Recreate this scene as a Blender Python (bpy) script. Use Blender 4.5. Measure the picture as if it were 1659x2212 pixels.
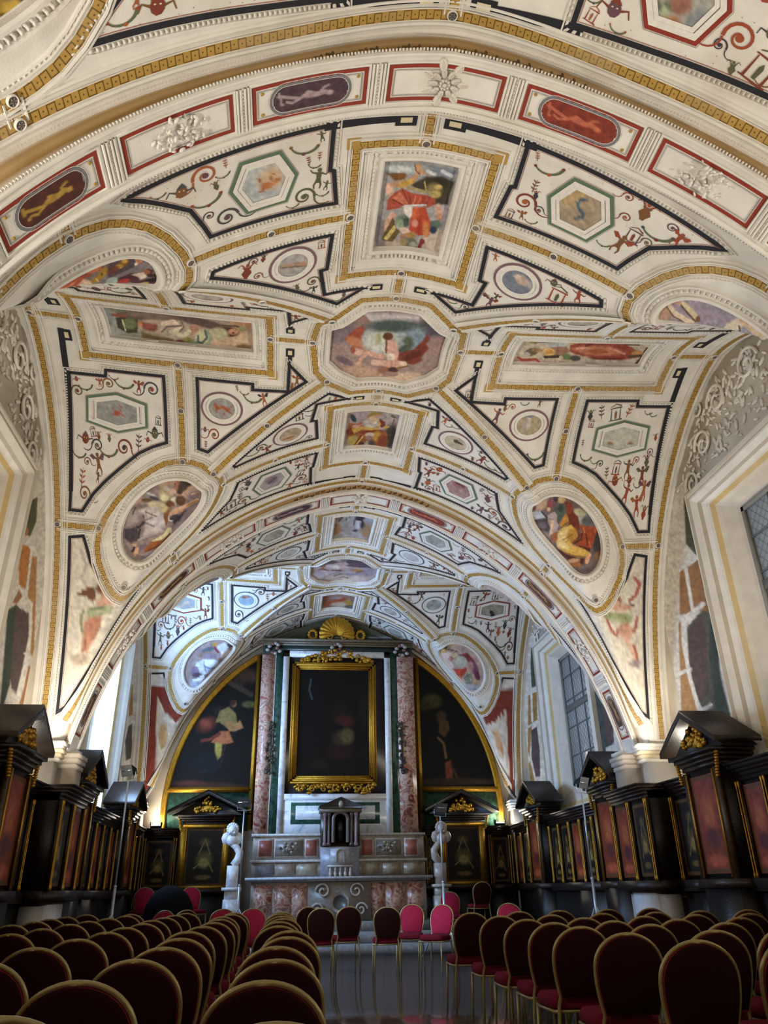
import bpy, math, random
import numpy as np
from mathutils import Matrix, Vector
for o in list(bpy.data.objects): bpy.data.objects.remove(o)
SC=bpy.context.scene; COL=SC.collection
R_=random.Random(7); RN=np.random.RandomState(5)
# ---------------------------------------------------------------- camera, world, lights, exposure
S=1.066
F_PX=1631.08
CAM=np.array([-1.0545*S,0.0,1.06*S])
def basis(yaw,pitch,roll):
    y,p,r=[math.radians(a) for a in (yaw,pitch,roll)]
    f=np.array([math.sin(y)*math.cos(p),math.cos(y)*math.cos(p),math.sin(p)])
    R=np.array([math.cos(y),-math.sin(y),0.]);U=np.cross(R,f)
    return R*math.cos(r)+U*math.sin(r),-R*math.sin(r)+U*math.cos(r),f
CR,CU,CF=basis(7.2396,26.4376,-1.002)
cd=bpy.data.cameras.new('camera');cam=bpy.data.objects.new('camera',cd);COL.objects.link(cam)
cd.sensor_fit='HORIZONTAL';cd.sensor_width=36;cd.lens=F_PX/1659*36;cd.clip_start=.05;cd.clip_end=100
cam.matrix_world=Matrix(((CR[0],CU[0],-CF[0],CAM[0]),(CR[1],CU[1],-CF[1],CAM[1]),(CR[2],CU[2],-CF[2],CAM[2]),(0,0,0,1)))
SC.camera=cam
SC.view_settings.view_transform='Standard';SC.view_settings.look='None';SC.view_settings.gamma=1
SC.view_settings.exposure=-1.12
w=bpy.data.worlds.new('sky');SC.world=w;w.use_nodes=True
w.node_tree.nodes['Background'].inputs[0].default_value=(.55,.72,1,1);w.node_tree.nodes['Background'].inputs[1].default_value=1.2
def area(name,loc,aim,size,power,col,sy=None,spread=180):
    l=bpy.data.lights.new(name,'AREA');l.energy=power;l.color=col;l.size=size;l.spread=math.radians(spread)
    if sy: l.shape='RECTANGLE';l.size_y=sy
    o=bpy.data.objects.new(name,l);COL.objects.link(o);o.location=loc
    o.rotation_euler=(Vector(aim)-Vector(loc)).to_track_quat('-Z','Y').to_euler();return o
WARM=(1,.90,.77);COOL=(.50,.70,1)
# floodlights standing on top of the panelling, throwing their light up at the vault
YC1=7.7344*S;YC2=15.4525*S;YC0=2*YC1-YC2;BB=3.6426*S;AL=4.4578*S;AR=4.5422*S
YA=YC1+BB;YA2=YC2-BB;YW=YC2+3.5*S
for sx in (-1,1):
    for y,p in ((-1.2,230),(3.2,250),(YC1-.3,170),(YA-1.0,115),(YA2+3.2,16),(YW-.7,30)):
        area('uplight',(sx*4.25,y,2.78),(sx*.6,y+(0.8 if y<YW-2 else -1.2),7.2),.22,p*(1.15 if sx<0 else .95),WARM)
# daylight through the windows of the altar bay and of the nearer bay
area('daylight',(-5.72,YC2,4.5),(0,YC2+.3,4.4),2.4,2300,COOL,2.7)
area('daylight',(5.9,YC2,4.2),(0,YC2,4.0),1.6,60,COOL,2.6)
area('daylight',(-5.75,YC1,4.9),(1.0,14.0,.2),1.6,950,COOL,1.6,spread=34)
# ---------------------------------------------------------------- colour, materials
def lin(h):
    h=h.lstrip('#');c=np.array([int(h[i:i+2],16)/255 for i in (0,2,4)])
    return np.where(c<=.04045,c/12.92,((c+.055)/1.055)**2.4)
def C3(c): return lin(c) if isinstance(c,str) else np.array(c,float)
def mat(name,rough=.7,metal=0,col=None,noise=0,nscale=6,bump=0,bscale=40,spec=.3,coat=0,emit=None,dirt=None):
    m=bpy.data.materials.new(name);m.use_nodes=True;nt=m.node_tree;n=nt.nodes;L=nt.links;b=n['Principled BSDF']
    b.inputs['Roughness'].default_value=rough;b.inputs['Metallic'].default_value=metal;b.inputs['Specular IOR Level'].default_value=spec
    b.inputs['Coat Weight'].default_value=coat
    if col is None:
        a=n.new('ShaderNodeAttribute');a.attribute_name='Col';src=a.outputs['Color']
    else:
        a=n.new('ShaderNodeRGB');a.outputs[0].default_value=(*C3(col),1);src=a.outputs[0]
    g=n.new('ShaderNodeNewGeometry')
    if noise:
        t=n.new('ShaderNodeTexNoise');t.inputs['Scale'].default_value=nscale;t.inputs['Detail'].default_value=6;L.new(g.outputs['Position'],t.inputs['Vector'])
        r=n.new('ShaderNodeMapRange');r.inputs[1].default_value=.3;r.inputs[2].default_value=.7;r.inputs[3].default_value=1-noise;r.inputs[4].default_value=1+noise*.4;L.new(t.outputs[0],r.inputs[0])
        mx=n.new('ShaderNodeVectorMath');mx.operation='SCALE';L.new(src,mx.inputs[0]);L.new(r.outputs[0],mx.inputs['Scale']);src=mx.outputs[0]
    if dirt:
        t=n.new('ShaderNodeTexNoise');t.inputs['Scale'].default_value=1.3;t.inputs['Detail'].default_value=8;L.new(g.outputs['Position'],t.inputs['Vector'])
        r=n.new('ShaderNodeMapRange');r.inputs[1].default_value=.48;r.inputs[2].default_value=.75;r.inputs[4].default_value=.45;L.new(t.outputs[0],r.inputs[0])
        mx=n.new('ShaderNodeMixRGB');mx.inputs[2].default_value=(*C3(dirt),1);L.new(r.outputs[0],mx.inputs[0]);L.new(src,mx.inputs[1]);src=mx.outputs[0]
    L.new(src,b.inputs['Base Color'])
    if bump:
        t=n.new('ShaderNodeTexNoise');t.inputs['Scale'].default_value=bscale;t.inputs['Detail'].default_value=4;L.new(g.outputs['Position'],t.inputs['Vector'])
        bp=n.new('ShaderNodeBump');bp.inputs['Strength'].default_value=bump;bp.inputs['Distance'].default_value=.02;L.new(t.outputs[0],bp.inputs['Height']);L.new(bp.outputs[0],b.inputs['Normal'])
    if emit:
        b.inputs['Emission Color'].default_value=(*C3(emit[0]),1);b.inputs['Emission Strength'].default_value=emit[1]
    return m
M_PL=mat('painted_plaster',.8,noise=.10,nscale=5,bump=.15,bscale=60,dirt='beb09a')
M_FR=mat('fresco_paint',.7,noise=.10,nscale=22,bump=.1,bscale=90)
M_WALL=mat('lime_wall',.85,noise=.12,nscale=3,bump=.2,bscale=30,dirt='a08c70')
M_GOLD=mat('gilt_wood',.36,.75,'b4862a',noise=.25,nscale=14,bump=.4,bscale=60)
M_MARB=mat('inlaid_marble',.35,noise=.3,nscale=16,spec=.5)
M_WOOD=mat('carved_walnut',.42,noise=.45,nscale=9,bump=.3,bscale=50,spec=.35)
M_OIL=mat('oil_paint',.5,noise=.1,nscale=12,spec=.2)
# ---------------------------------------------------------------- mesh collector
class MB:
    def __init__(s): s.V=[];s.F=[];s.C=[];s.n=0;s.M=[]
    def add(s,V,F,C,m=0):
        """V Nx3, F list of index lists, C colour: one colour or per-vertex Nx3"""
        V=np.asarray(V,float).reshape(-1,3);s.V.append(V)
        F=[tuple(int(i)+s.n for i in f) for f in F];s.F+=F;s.M+=[m]*len(F)
        C=C3(C);s.C.append(np.tile(C,(len(V),1)) if C.ndim==1 else C);s.n+=len(V)
    def box(s,x0,y0,z0,x1,y1,z1,C,m=0):
        V=[(x,y,z) for x in(x0,x1) for y in(y0,y1) for z in(z0,z1)]
        s.add(V,[(0,1,3,2),(4,6,7,5),(0,4,5,1),(2,3,7,6),(0,2,6,4),(1,5,7,3)],C,m)
    def tube(s,pts,r,C,n=8,m=0,caps=True):
        P=np.asarray(pts,float);r=np.full(len(P),r) if np.isscalar(r) else np.asarray(r,float)
        T=np.gradient(P,axis=0);T/=np.linalg.norm(T,axis=1,keepdims=True)+1e-9
        a=np.array([0,0,1.]) if abs(T[0][2])<.9 else np.array([1.,0,0]);V=[]
        for i in range(len(P)):
            a=a-T[i]*(a@T[i]);a/=np.linalg.norm(a)+1e-9;b=np.cross(T[i],a)
            for k in range(n):
                t=2*math.pi*k/n;V.append(P[i]+r[i]*(a*math.cos(t)+b*math.sin(t)))
        F=[(i*n+k,i*n+(k+1)%n,(i+1)*n+(k+1)%n,(i+1)*n+k) for i in range(len(P)-1) for k in range(n)]
        if caps: F+=[tuple(range(n))[::-1],tuple((len(P)-1)*n+k for k in range(n))]
        s.add(V,F,C,m)
    def lathe(s,c,prof,C,n=16,m=0):
        V=[(c[0]+r*math.cos(2*math.pi*k/n),c[1]+r*math.sin(2*math.pi*k/n),c[2]+z) for r,z in prof for k in range(n)]
        F=[(i*n+k,i*n+(k+1)%n,(i+1)*n+(k+1)%n,(i+1)*n+k) for i in range(len(prof)-1) for k in range(n)]
        F+=[tuple(range(n))[::-1],tuple((len(prof)-1)*n+k for k in range(n))]
        s.add(V,F,C,m)
    def ball(s,c,r,C,n=8,m=0,ax=None):
        """ellipsoid; r scalar or 3; ax: 3x3 rows axes"""
        r=np.array([r]*3 if np.isscalar(r) else r,float);ax=np.eye(3) if ax is None else np.asarray(ax)
        h=max(4,n//2);V=[];F=[]
        for i in range(h+1):
            p=math.pi*i/h
            for k in range(n):
                t=2*math.pi*k/n;q=np.array([math.sin(p)*math.cos(t),math.sin(p)*math.sin(t),math.cos(p)])*r
                V.append(np.asarray(c)+q@ax)
        F=[(i*n+k,(i+1)*n+k,(i+1)*n+(k+1)%n,i*n+(k+1)%n) for i in range(h) for k in range(n)]
        s.add(V,F,C,m)
    def prism(s,poly,d0,d1,C,fn,m=0):
        """extrude 2D polygon between depths; fn(a,b,d)->xyz"""
        n=len(poly);V=[fn(a,b,d0) for a,b in poly]+[fn(a,b,d1) for a,b in poly]
        s.add(V,[tuple(range(n)),tuple(range(2*n-1,n-1,-1))]+[(i,(i+1)%n,n+(i+1)%n,n+i) for i in range(n)],C,m)
    def build(s,name,mats,parent=None,smooth=False,loc=None):
        if not s.V: return None
        me=bpy.data.meshes.new(name);V=np.concatenate(s.V);CC=np.concatenate(s.C)
        if loc is not None: V=V-np.asarray(loc,float)
        me.vertices.add(len(V));me.vertices.foreach_set('co',V.ravel())
        tot=np.array([len(f) for f in s.F]);idx=np.concatenate([np.array(f) for f in s.F]) if s.F else np.zeros(0,int)
        me.loops.add(len(idx));me.loops.foreach_set('vertex_index',idx)
        me.polygons.add(len(tot));me.polygons.foreach_set('loop_start',np.concatenate([[0],np.cumsum(tot)[:-1]]));me.polygons.foreach_set('loop_total',tot)
        me.polygons.foreach_set('material_index',np.array(s.M))
        if smooth: me.polygons.foreach_set('use_smooth',np.ones(len(tot),bool))
        me.update();me.validate()
        at=me.color_attributes.new('Col','FLOAT_COLOR','POINT')
        at.data.foreach_set('color',np.concatenate([np.clip(CC,0,1),np.ones((len(V),1))],1).ravel())
        for m_ in (mats if isinstance(mats,list) else [mats]): me.materials.append(m_)
        o=bpy.data.objects.new(name,me);COL.objects.link(o)
        if parent is not None: o.parent=parent
        if loc is not None: o.location=loc
        return o
def tag(o,label=None,cat=None,group=None,kind=None):
    if label: o['label']=label
    if cat: o['category']=cat
    if group: o['group']=group
    if kind: o['kind']=kind
    return o
def empty(name,loc=(0,0,0),rz=0,**k):
    o=bpy.data.objects.new(name,None);COL.objects.link(o);o.location=loc;o.rotation_euler=(0,0,rz);o.empty_display_size=.1
    return tag(o,**k)
# ---------------------------------------------------------------- the vault surface
HH=10.5737*S;KS=.2048*S;KF=-.0736*S;ZS=-3.2414*S;PN=1.5309;PN2=4.5464;ZSP=2.93*S
def sst(x,a,b):
    t=np.clip((x-a)/(b-a),0,1);return t*t*(3-2*t)
def prof(u): return np.power(np.clip(1-np.abs(u)**PN,1e-9,1),1/PN2)
def vaultz(u,v):
    u=np.abs(u);v=np.abs(v);w=sst(u-v,-.05,.05);mx=np.maximum(u,v)
    k=.004+.06*sst(mx,.5,.7);h=np.maximum(k-np.abs(u-v),0)/k
    m=np.minimum(u,v)-h*h*k/4
    return np.maximum(ZS+(HH+w*KS*u*u+(1-w)*KF*v*v)*prof(m),ZSP)
class Vault:
    def __init__(s,yc,low=0): s.yc=yc;s.low=low
    def __call__(s,q):
        q=np.asarray(q,float).reshape(-1,2);u,v=q[:,0],q[:,1]
        return np.stack([np.where(u<0,u*AL,u*AR),s.yc+v*BB,np.maximum(vaultz(u,v)-s.low*(.3+.7*sst(np.abs(u),0,.35)),ZSP)],1)
    def normal(s,q):
        q=np.asarray(q,float).reshape(-1,2);e=.004
        a=s(q+[e,0])-s(q-[e,0]);b=s(q+[0,e])-s(q-[0,e]);n=np.cross(b,a);n/=np.linalg.norm(n,axis=1,keepdims=True)+1e-12
        return n
class Soffit:
    """underside of a transverse arch; coordinates (u, w) with w 0..1 along Y"""
    def __init__(s,y0,y1,d0,d1): s.y0=y0;s.y1=y1;s.d0=d0;s.d1=d1
    def __call__(s,q):
        q=np.asarray(q,float).reshape(-1,2);u=q[:,0];X=np.where(u<0,u*AL,u*AR)
        z=lambda t:ZS+(HH+KF)*prof(t)
        e=1e-3;dz=(z(u+e)-z(u-e))/(2*e*4.8);nn=np.sqrt(1+dz*dz);D=s.d0+(s.d1-s.d0)*u*u
        return np.stack([X+dz/nn*D,s.y0+q[:,1]*(s.y1-s.y0),np.maximum(z(u)-D/nn,ZSP-.3)],1)
    def normal(s,q):
        q=np.asarray(q,float).reshape(-1,2);e=.002
        a=s(q+[e,0])-s(q-[e,0]);n=np.stack([a[:,2],0*a[:,0],-a[:,0]],1);n/=np.linalg.norm(n,axis=1,keepdims=True);return n
class Plane:
    def __init__(s,o,a,b): s.o=np.array(o,float);s.a=np.array(a,float);s.b=np.array(b,float);n=np.cross(s.a,s.b);s.n=n/np.linalg.norm(n)
    def __call__(s,q): q=np.asarray(q,float).reshape(-1,2);return s.o+q[:,:1]*s.a+q[:,1:]*s.b
    def normal(s,q): return np.tile(s.n,(len(np.asarray(q).reshape(-1,2)),1))
def frames(surf,path,closed=False,step=.07):
    path=[np.array(p,float) for p in path]
    if closed: path=path+[path[0]]
    out=[]
    for a,b in zip(path[:-1],path[1:]):
        L=np.linalg.norm(np.diff(surf([a+(b-a)*t for t in(0,.25,.5,.75,1)]),axis=0),axis=1).sum();k=max(1,int(L/step))
        out+=[a+(b-a)*t/k for t in range(k)]
    if not closed: out.append(path[-1])
    Q=np.array(out);P=surf(Q);N=surf.normal(Q)
    if closed: A=P-np.roll(P,1,0);B=np.roll(P,-1,0)-P
    else:
        D=np.diff(P,axis=0);A=np.vstack([D[:1],D]);B=np.vstack([D,D[-1:]])
    nz=lambda x:x/(np.linalg.norm(x,axis=1,keepdims=True)+1e-12)
    A=nz(A);B=nz(B);m1=nz(np.cross(N,A));m2=nz(np.cross(N,B));dt=(m1*m2).sum(1,keepdims=True)
    return P,(m1+m2)/np.maximum(1+dt,.35),N,closed
def strip(mb,fr,prof_,cols,m=0):
    """prof_: list of (s,h) across; cols: per segment colour"""
    P,M,N,closed=fr;n=len(P);k=n if closed else n-1
    for (s0,h0),(s1,h1),c in zip(prof_[:-1],prof_[1:],cols):
        V=np.concatenate([P+M*s0+N*h0,P+M*s1+N*h1]);F=[(i,(i+1)%n,n+(i+1)%n,n+i) for i in range(k)]
        mb.add(V,F,c,m)
def ruler(fr):
    P,M,N,cl=fr
    if cl: P=np.vstack([P,P[:1]]);M=np.vstack([M,M[:1]]);N=np.vstack([N,N[:1]])
    d=np.concatenate([[0],np.cumsum(np.linalg.norm(np.diff(P,axis=0),axis=1))])
    def at(s,t,h):
        s=np.clip(s,0,d[-1]);g=lambda X:np.stack([np.interp(s,d,X[:,i]) for i in range(3)],-1)
        return g(P)+g(M)*np.asarray(t)[...,None]+g(N)*h
    return at,d[-1]
def keys(mb,fr,w,h,per=.066,c='6a5020'):
    at,L=ruler(fr);n=max(2,int(L/per));per=L/n;lw=.0075;i=np.arange(n)
    s0=i*per;t=np.where(i%2==0,1,-1)*w*.5
    def quads(sa,sb,ta,tb):
        V=np.stack([at(sa,ta,h),at(sb,ta,h),at(sb,tb,h),at(sa,tb,h)],1).reshape(-1,3)
        mb.add(V,[(4*j,4*j+1,4*j+2,4*j+3) for j in range(len(sa))],c)
    o=np.ones(n);quads(s0,s0+lw,-o*w*.5,o*w*.5)
    quads(s0,s0+per,t*.98,t*.98-np.sign(t)*lw);quads(s0+per*.45,s0+per*.62,-t*.25,-t*.25+np.sign(t)*.012)
def dentils(mb,fr,t0,t1,h0,h1,per,fill,c,dark=None):
    at,L=ruler(fr);n=max(1,int(L/per));i=np.arange(n)*L/n;a=i;b=i+per*fill;o=np.ones(n)
    g=lambda s,t,h:at(s,o*t,h)
    tm=(t0+t1)/2;ts=(t1-t0)*.3
    V=np.stack([g(a,t0,h0),g(b,t0,h0),g(b,t1,h0),g(a,t1,h0),g(a*.8+b*.2,tm-ts,h1),g(b*.8+a*.2,tm-ts,h1),g(b*.8+a*.2,tm+ts,h1),g(a*.8+b*.2,tm+ts,h1)],1).reshape(-1,3)
    F=[]
    for j in range(n):
        q=8*j;F+=[(q+4,q+5,q+6,q+7),(q,q+1,q+5,q+4),(q+1,q+2,q+6,q+5),(q+2,q+3,q+7,q+6),(q+3,q,q+4,q+7)]
    mb.add(V,F,c)
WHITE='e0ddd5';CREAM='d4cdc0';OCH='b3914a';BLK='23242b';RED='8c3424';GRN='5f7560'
# yellow key band with white mouldings each side
def keyband(mb,mould,fr,w=.085,side=True):
    strip(mb,fr,[(-w/2-.012,.0),(-w/2-.008,.016),(-w/2,.016),(w/2,.016),(w/2+.008,.016),(w/2+.012,0)],[WHITE,WHITE,OCH,WHITE,WHITE])
    keys(mb,fr,w*.92,.0175)
    if side:
        for sg in(-1,1):
            a=w/2+.012
            pr=[(sg*a,0),(sg*(a+.008),.022),(sg*(a+.022),.026),(sg*(a+.03),.004),(sg*(a+.038),.004),(sg*(a+.044),.018),(sg*(a+.058),.014),(sg*(a+.066),0)]
            strip(mould,fr,pr,[WHITE]*7)
def inpoly(x,y,poly):
    r=np.zeros(len(x),bool);p=np.asarray(poly,float);j=len(p)-1
    for i in range(len(p)):
        c=((p[i,1]>y)!=(p[j,1]>y))
        with np.errstate(divide='ignore',invalid='ignore'): xx=(p[j,0]-p[i,0])*(y-p[i,1])/(p[j,1]-p[i,1]+1e-15)+p[i,0]
        r^=c&(x<xx);j=i
    return r
# ---------------------------------------------------------------- painting: soft brush strokes evaluated per vertex
def pj(P):
    d=P-CAM;z=d@CF;return np.stack([829.5+F_PX*(d@CR)/z,1106-F_PX*(d@CU)/z],1)
def vnoise(xy,sc,seed=0):
    x=xy[:,0]/sc+seed*7.3;y=xy[:,1]/sc+seed*3.1;i=np.floor(x).astype(int);j=np.floor(y).astype(int);fx=x-i;fy=y-j
    h=lambda a,b:(np.sin(a*127.1+b*311.7+seed*17)*43758.5453)%1
    fx=fx*fx*(3-2*fx);fy=fy*fy*(3-2*fy)
    return (h(i,j)*(1-fx)+h(i+1,j)*fx)*(1-fy)+(h(i,j+1)*(1-fx)+h(i+1,j+1)*fx)*fy
def segd(xy,a,b):
    a=np.array(a,float);b=np.array(b,float);ab=b-a;t=np.clip(((xy-a)@ab)/(ab@ab+1e-9),0,1);return np.linalg.norm(xy-a-t[:,None]*ab,axis=1)
def paint(xy,ops,org=(0,0),sc=1.):
    """ops text: 'b hex' | 'e x y rx ry ang hex [soft]' | 'p hex soft x y ...' | 's hex w x y ...' | 'n amp scale'"""
    q=(xy-np.array(org))*sc;C=np.tile(lin('808080'),(len(xy),1))
    def mix(c,a):
        nonlocal C
        a=np.clip(a,0,1)[:,None];C=C*(1-a)+C3(c)*a
    ws=max(.5,min(1,sc/6));wob=np.stack([vnoise(q,26*ws,3)-.5,vnoise(q,26*ws,4)-.5],1)*8*(ws if ws>.6 else .12)
    for ln in ops.strip().replace(';','\n').split('\n'):
        t=ln.split()
        if not t: continue
        if t[0]=='b': C[:]=lin(t[1])
        elif t[0]=='n':
            a=float(t[1]);s=float(t[2]);C*=(1+a*(vnoise(q,s,1)-.5)+a*.6*(vnoise(q,s*.45,2)-.5))[:,None]
        elif t[0]=='e':
            x,y,rx,ry,an=map(float,t[1:6]);an=math.radians(an);d=q+wob*.6-[x,y];c,s_=math.cos(an),math.sin(an)
            r=np.sqrt(((d[:,0]*c+d[:,1]*s_)/rx)**2+((-d[:,0]*s_+d[:,1]*c)/ry)**2);so=.75*(float(t[7]) if len(t)>7 else .25)
            mix(t[6],(1-r)/so+.5)
        elif t[0]=='p':
            so=.8*float(t[2]);v=list(map(float,t[3:]));pts=list(zip(v[::2],v[1::2]));qq=q+wob*.5
            ins=inpoly(qq[:,0],qq[:,1],pts);d=np.min([segd(qq,pts[i],pts[(i+1)%len(pts)]) for i in range(len(pts))],axis=0)
            mix(t[1],np.where(ins,.5+d/so,.5-d/so))
        elif t[0]=='s':
            w_=float(t[2]);v=list(map(float,t[3:]));pts=list(zip(v[::2],v[1::2]))
            d=np.min([segd(q+wob*.3,a,b) for a,b in zip(pts[:-1],pts[1:])],axis=0);mix(t[1],(w_-d)/(w_*.5+1e-6)+.5)
    Lm=C@np.array([.2126,.7152,.0722]);C=(Lm[:,None]+(C-Lm[:,None])*.86)
    C=np.power(np.clip(C,0,1),1.12)*1.05
    C*=(1+.30*(vnoise(xy,3,5)-.5)+.42*(vnoise(xy+5*np.stack([vnoise(xy,9,8),vnoise(xy,9,9)],1),6,6)-.5))[:,None]
    return C
def canvas(name,surf,poly,ops,mat_,parent,org=(0,0),sc=1.,du=.006,dv=None,depth=0,cfun=None,label=None,margin=0):
    """painted patch lying on a surface inside a polygon of surface coordinates"""
    p=np.asarray(poly,float);dv=dv or du
    a=np.arange(p[:,0].min()-du,p[:,0].max()+2*du,du);b=np.arange(p[:,1].min()-dv,p[:,1].max()+2*dv,dv)
    A,B=np.meshgrid(a,b,indexing='ij');na,nb=A.shape;Q=np.stack([A.ravel(),B.ravel()],1)
    cx=(A[:-1,:-1]+du/2).ravel();cy=(B[:-1,:-1]+dv/2).ravel();ok=inpoly(cx,cy,p)
    I=np.arange(na*nb).reshape(na,nb);q4=np.stack([I[:-1,:-1].ravel(),I[1:,:-1].ravel(),I[1:,1:].ravel(),I[:-1,1:].ravel()],1)[ok]
    used=np.unique(q4);mp=-np.ones(na*nb,int);mp[used]=np.arange(len(used));q4=mp[q4]
    P=surf(Q[used])+surf.normal(Q[used])*depth
    C=cfun(Q[used],P) if cfun else paint(pj(P),ops,org,sc)
    mb=MB();mb.add(P,q4.tolist(),C);o=mb.build(name,mat_,parent,smooth=True)
    if label: o['label']=label
    return o
# ================================================================ THE VAULT
def ccw(p):
    p=np.asarray(p,float);x,y=p[:,0],p[:,1];return p if (x*np.roll(y,-1)-np.roll(x,-1)*y).sum()>0 else p[::-1]
def smoothp(p,it=2):
    p=np.asarray(p,float)
    for _ in range(it):
        q=np.roll(p,-1,0);p=np.stack([p*.75+q*.25,p*.25+q*.75],1).reshape(-1,2)
    return p
OCT=[(-.07,-.19),(.07,-.19),(.162,-.09),(.162,.088),(.07,.19),(-.07,.19),(-.162,.088),(-.162,-.09)]
OCTY=[(-.092,-.25),(.092,-.25),(.2,-.135),(.214,0),(.2,.135),(.092,.262),(-.092,.262),(-.2,.135),(-.214,0),(-.2,-.135)]
OVP=smoothp([(.545,.565),(.60,.54),(.68,.553),(.75,.60),(.793,.655),(.803,.705),(.775,.74),(.715,.752),(.64,.742),(.58,.71),(.548,.645)])
OVY=smoothp([(.497,.52),(.56,.486),(.645,.488),(.72,.53),(.80,.595),(.868,.675),(.878,.735),(.84,.79),(.785,.83),(.71,.858),(.65,.86),(.59,.832),(.53,.75),(.487,.61)],1)
SEV={'L':lambda p,q:(-p,q),'R':lambda p,q:(p,q),'N':lambda p,q:(q,-p),'F':lambda p,q:(q,p)}
RECT={'L':(.385,.79,-.098,.068),'R':(.38,.775,-.098,.05),'N':(.467,.782,-.081,.08),'F':(.395,.668,-.088,.082)}
def shell(b,yc,holes,side_to=1.05,name='ceiling'):
    V=Vault(yc,.17 if b==0 else 0);mb=MB();n=110;m=120
    for k in 'LRNF':
        pe=side_to if k in 'LR' else 1.0
        p=np.linspace(0,1,n)**1.0*pe;t=np.linspace(-1,1,m);bq=np.sin(t*math.pi/2)*.55+t*.45
        Pp,Bq=np.meshgrid(p,bq,indexing='ij');Q=np.minimum(Pp,1)*Bq
        u,v=SEV[k](Pp,Q);q=np.stack([np.ravel(u),np.ravel(v)],1);X=V(q)
        I=np.arange(n*m).reshape(n,m);f=np.stack([I[:-1,:-1].ravel(),I[1:,:-1].ravel(),I[1:,1:].ravel(),I[:-1,1:].ravel()],1)
        c=q[f].mean(1);keep=np.ones(len(f),bool)
        for h in holes:
            h=np.asarray(h,float);cc=h.mean(0);r=np.linalg.norm(h-cc,axis=1,keepdims=True);keep&=~inpoly(c[:,0],c[:,1],cc+(h-cc)*(1+.011/r))
        mb.add(X,f[keep].tolist(),WHITE)
    o=mb.build(name,M_PL,smooth=True);o['kind']='structure';return o,V
def disc(mb,P,N,r,c,ring=WHITE,h=.02):
    N=N/np.linalg.norm(N);a=np.cross(N,[0,1,.01]);a/=np.linalg.norm(a);b=np.cross(N,a);n=14
    def rg(rr,hh): return [P+N*hh+rr*(a*math.cos(2*math.pi*i/n)+b*math.sin(2*math.pi*i/n)) for i in range(n)]
    R=[rg(r*1.28,0),rg(r*1.22,h),rg(r*1.02,h),rg(r,h*.5)]
    V=sum(R,[]);mb.add(V,[(k*n+i,k*n+(i+1)%n,(k+1)*n+(i+1)%n,(k+1)*n+i) for k in range(3) for i in range(n)],ring)
    V=rg(r,h*.5)+[P+N*h*.9];mb.add(V,[(i,(i+1)%n,n) for i in range(n)],c)
    for i in range(6):
        t=math.pi*i/3;e=a*math.cos(t)+b*math.sin(t);g=np.cross(N,e)
        mb.add([P+N*h+e*r*.2,P+N*h+e*r*.6+g*r*.16,P+N*h+e*r*.85,P+N*h+e*r*.6-g*r*.16],[(0,1,2,3)],'8d8783')
def frame_fresco(mo,surf,poly,dep=.045,dent=True):
    fr=frames(surf,ccw(poly),True,.09)
    strip(mo,fr,[(-.004,-dep-.02),(-.002,-.03),(.004,-.03),(.008,.022),(.03,.036),(.052,.034),(.058,.008),(.075,.008),(.08,.0)],[WHITE]*8)
    strip(mo,fr,[(.08,0),(.13,0)],['b8b2a4'])  # darker ground paints shade into the gaps between the dentils
    if dent: dentils(mo,fr,.086,.128,.0,.03,.05,.55,WHITE)
    strip(mo,fr,[(.13,0),(.136,.02),(.158,.024),(.166,0)],[WHITE]*3)
def blackline(mb,mo,surf,poly,w=.046,c=BLK,dent=True,red=True,closed=True,hh=.006):
    fr=frames(surf,ccw(poly) if closed else poly,closed,.09)
    strip(mb,fr,[(-w/2,hh),(w/2,hh)],[c])
    if red: strip(mb,fr,[(-w/2-.014,.004),(-w/2-.008,.004)],['a06a5c'])
    if dent: strip(mo,fr,[(w/2+.008,.001),(w/2+.04,.001)],['b8b2a4']);dentils(mo,fr,w/2+.010,w/2+.038,.0,.022,.042,.55,WHITE);strip(mo,fr,[(w/2+.04,0),(w/2+.044,.014),(w/2+.056,.014),(w/2+.06,0)],[WHITE]*3)  # strip beneath the dentils carries their shade in its colour
def hexring(mb,surf,pts,c,w=.035):
    fr=frames(surf,ccw(pts),True,.1);strip(mb,fr,[(-w/2,.007),(w/2,.007)],[c]);strip(mb,fr,[(w/2+.008,.006),(w/2+.012,.006)],['8d8474'])
    strip(mb,fr,[(-w/2-.05,.0),(-w/2-.045,.012),(-w/2,.012)],[WHITE]*2)
def insetp(p,k):
    p=np.asarray(p,float);c=p.mean(0);return c+(p-c)*k
def circ(cp,rp,rq,n=28): return [(cp[0]+rp*math.cos(2*math.pi*i/n),cp[1]+rq*math.sin(2*math.pi*i/n)) for i in range(n)]
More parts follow.
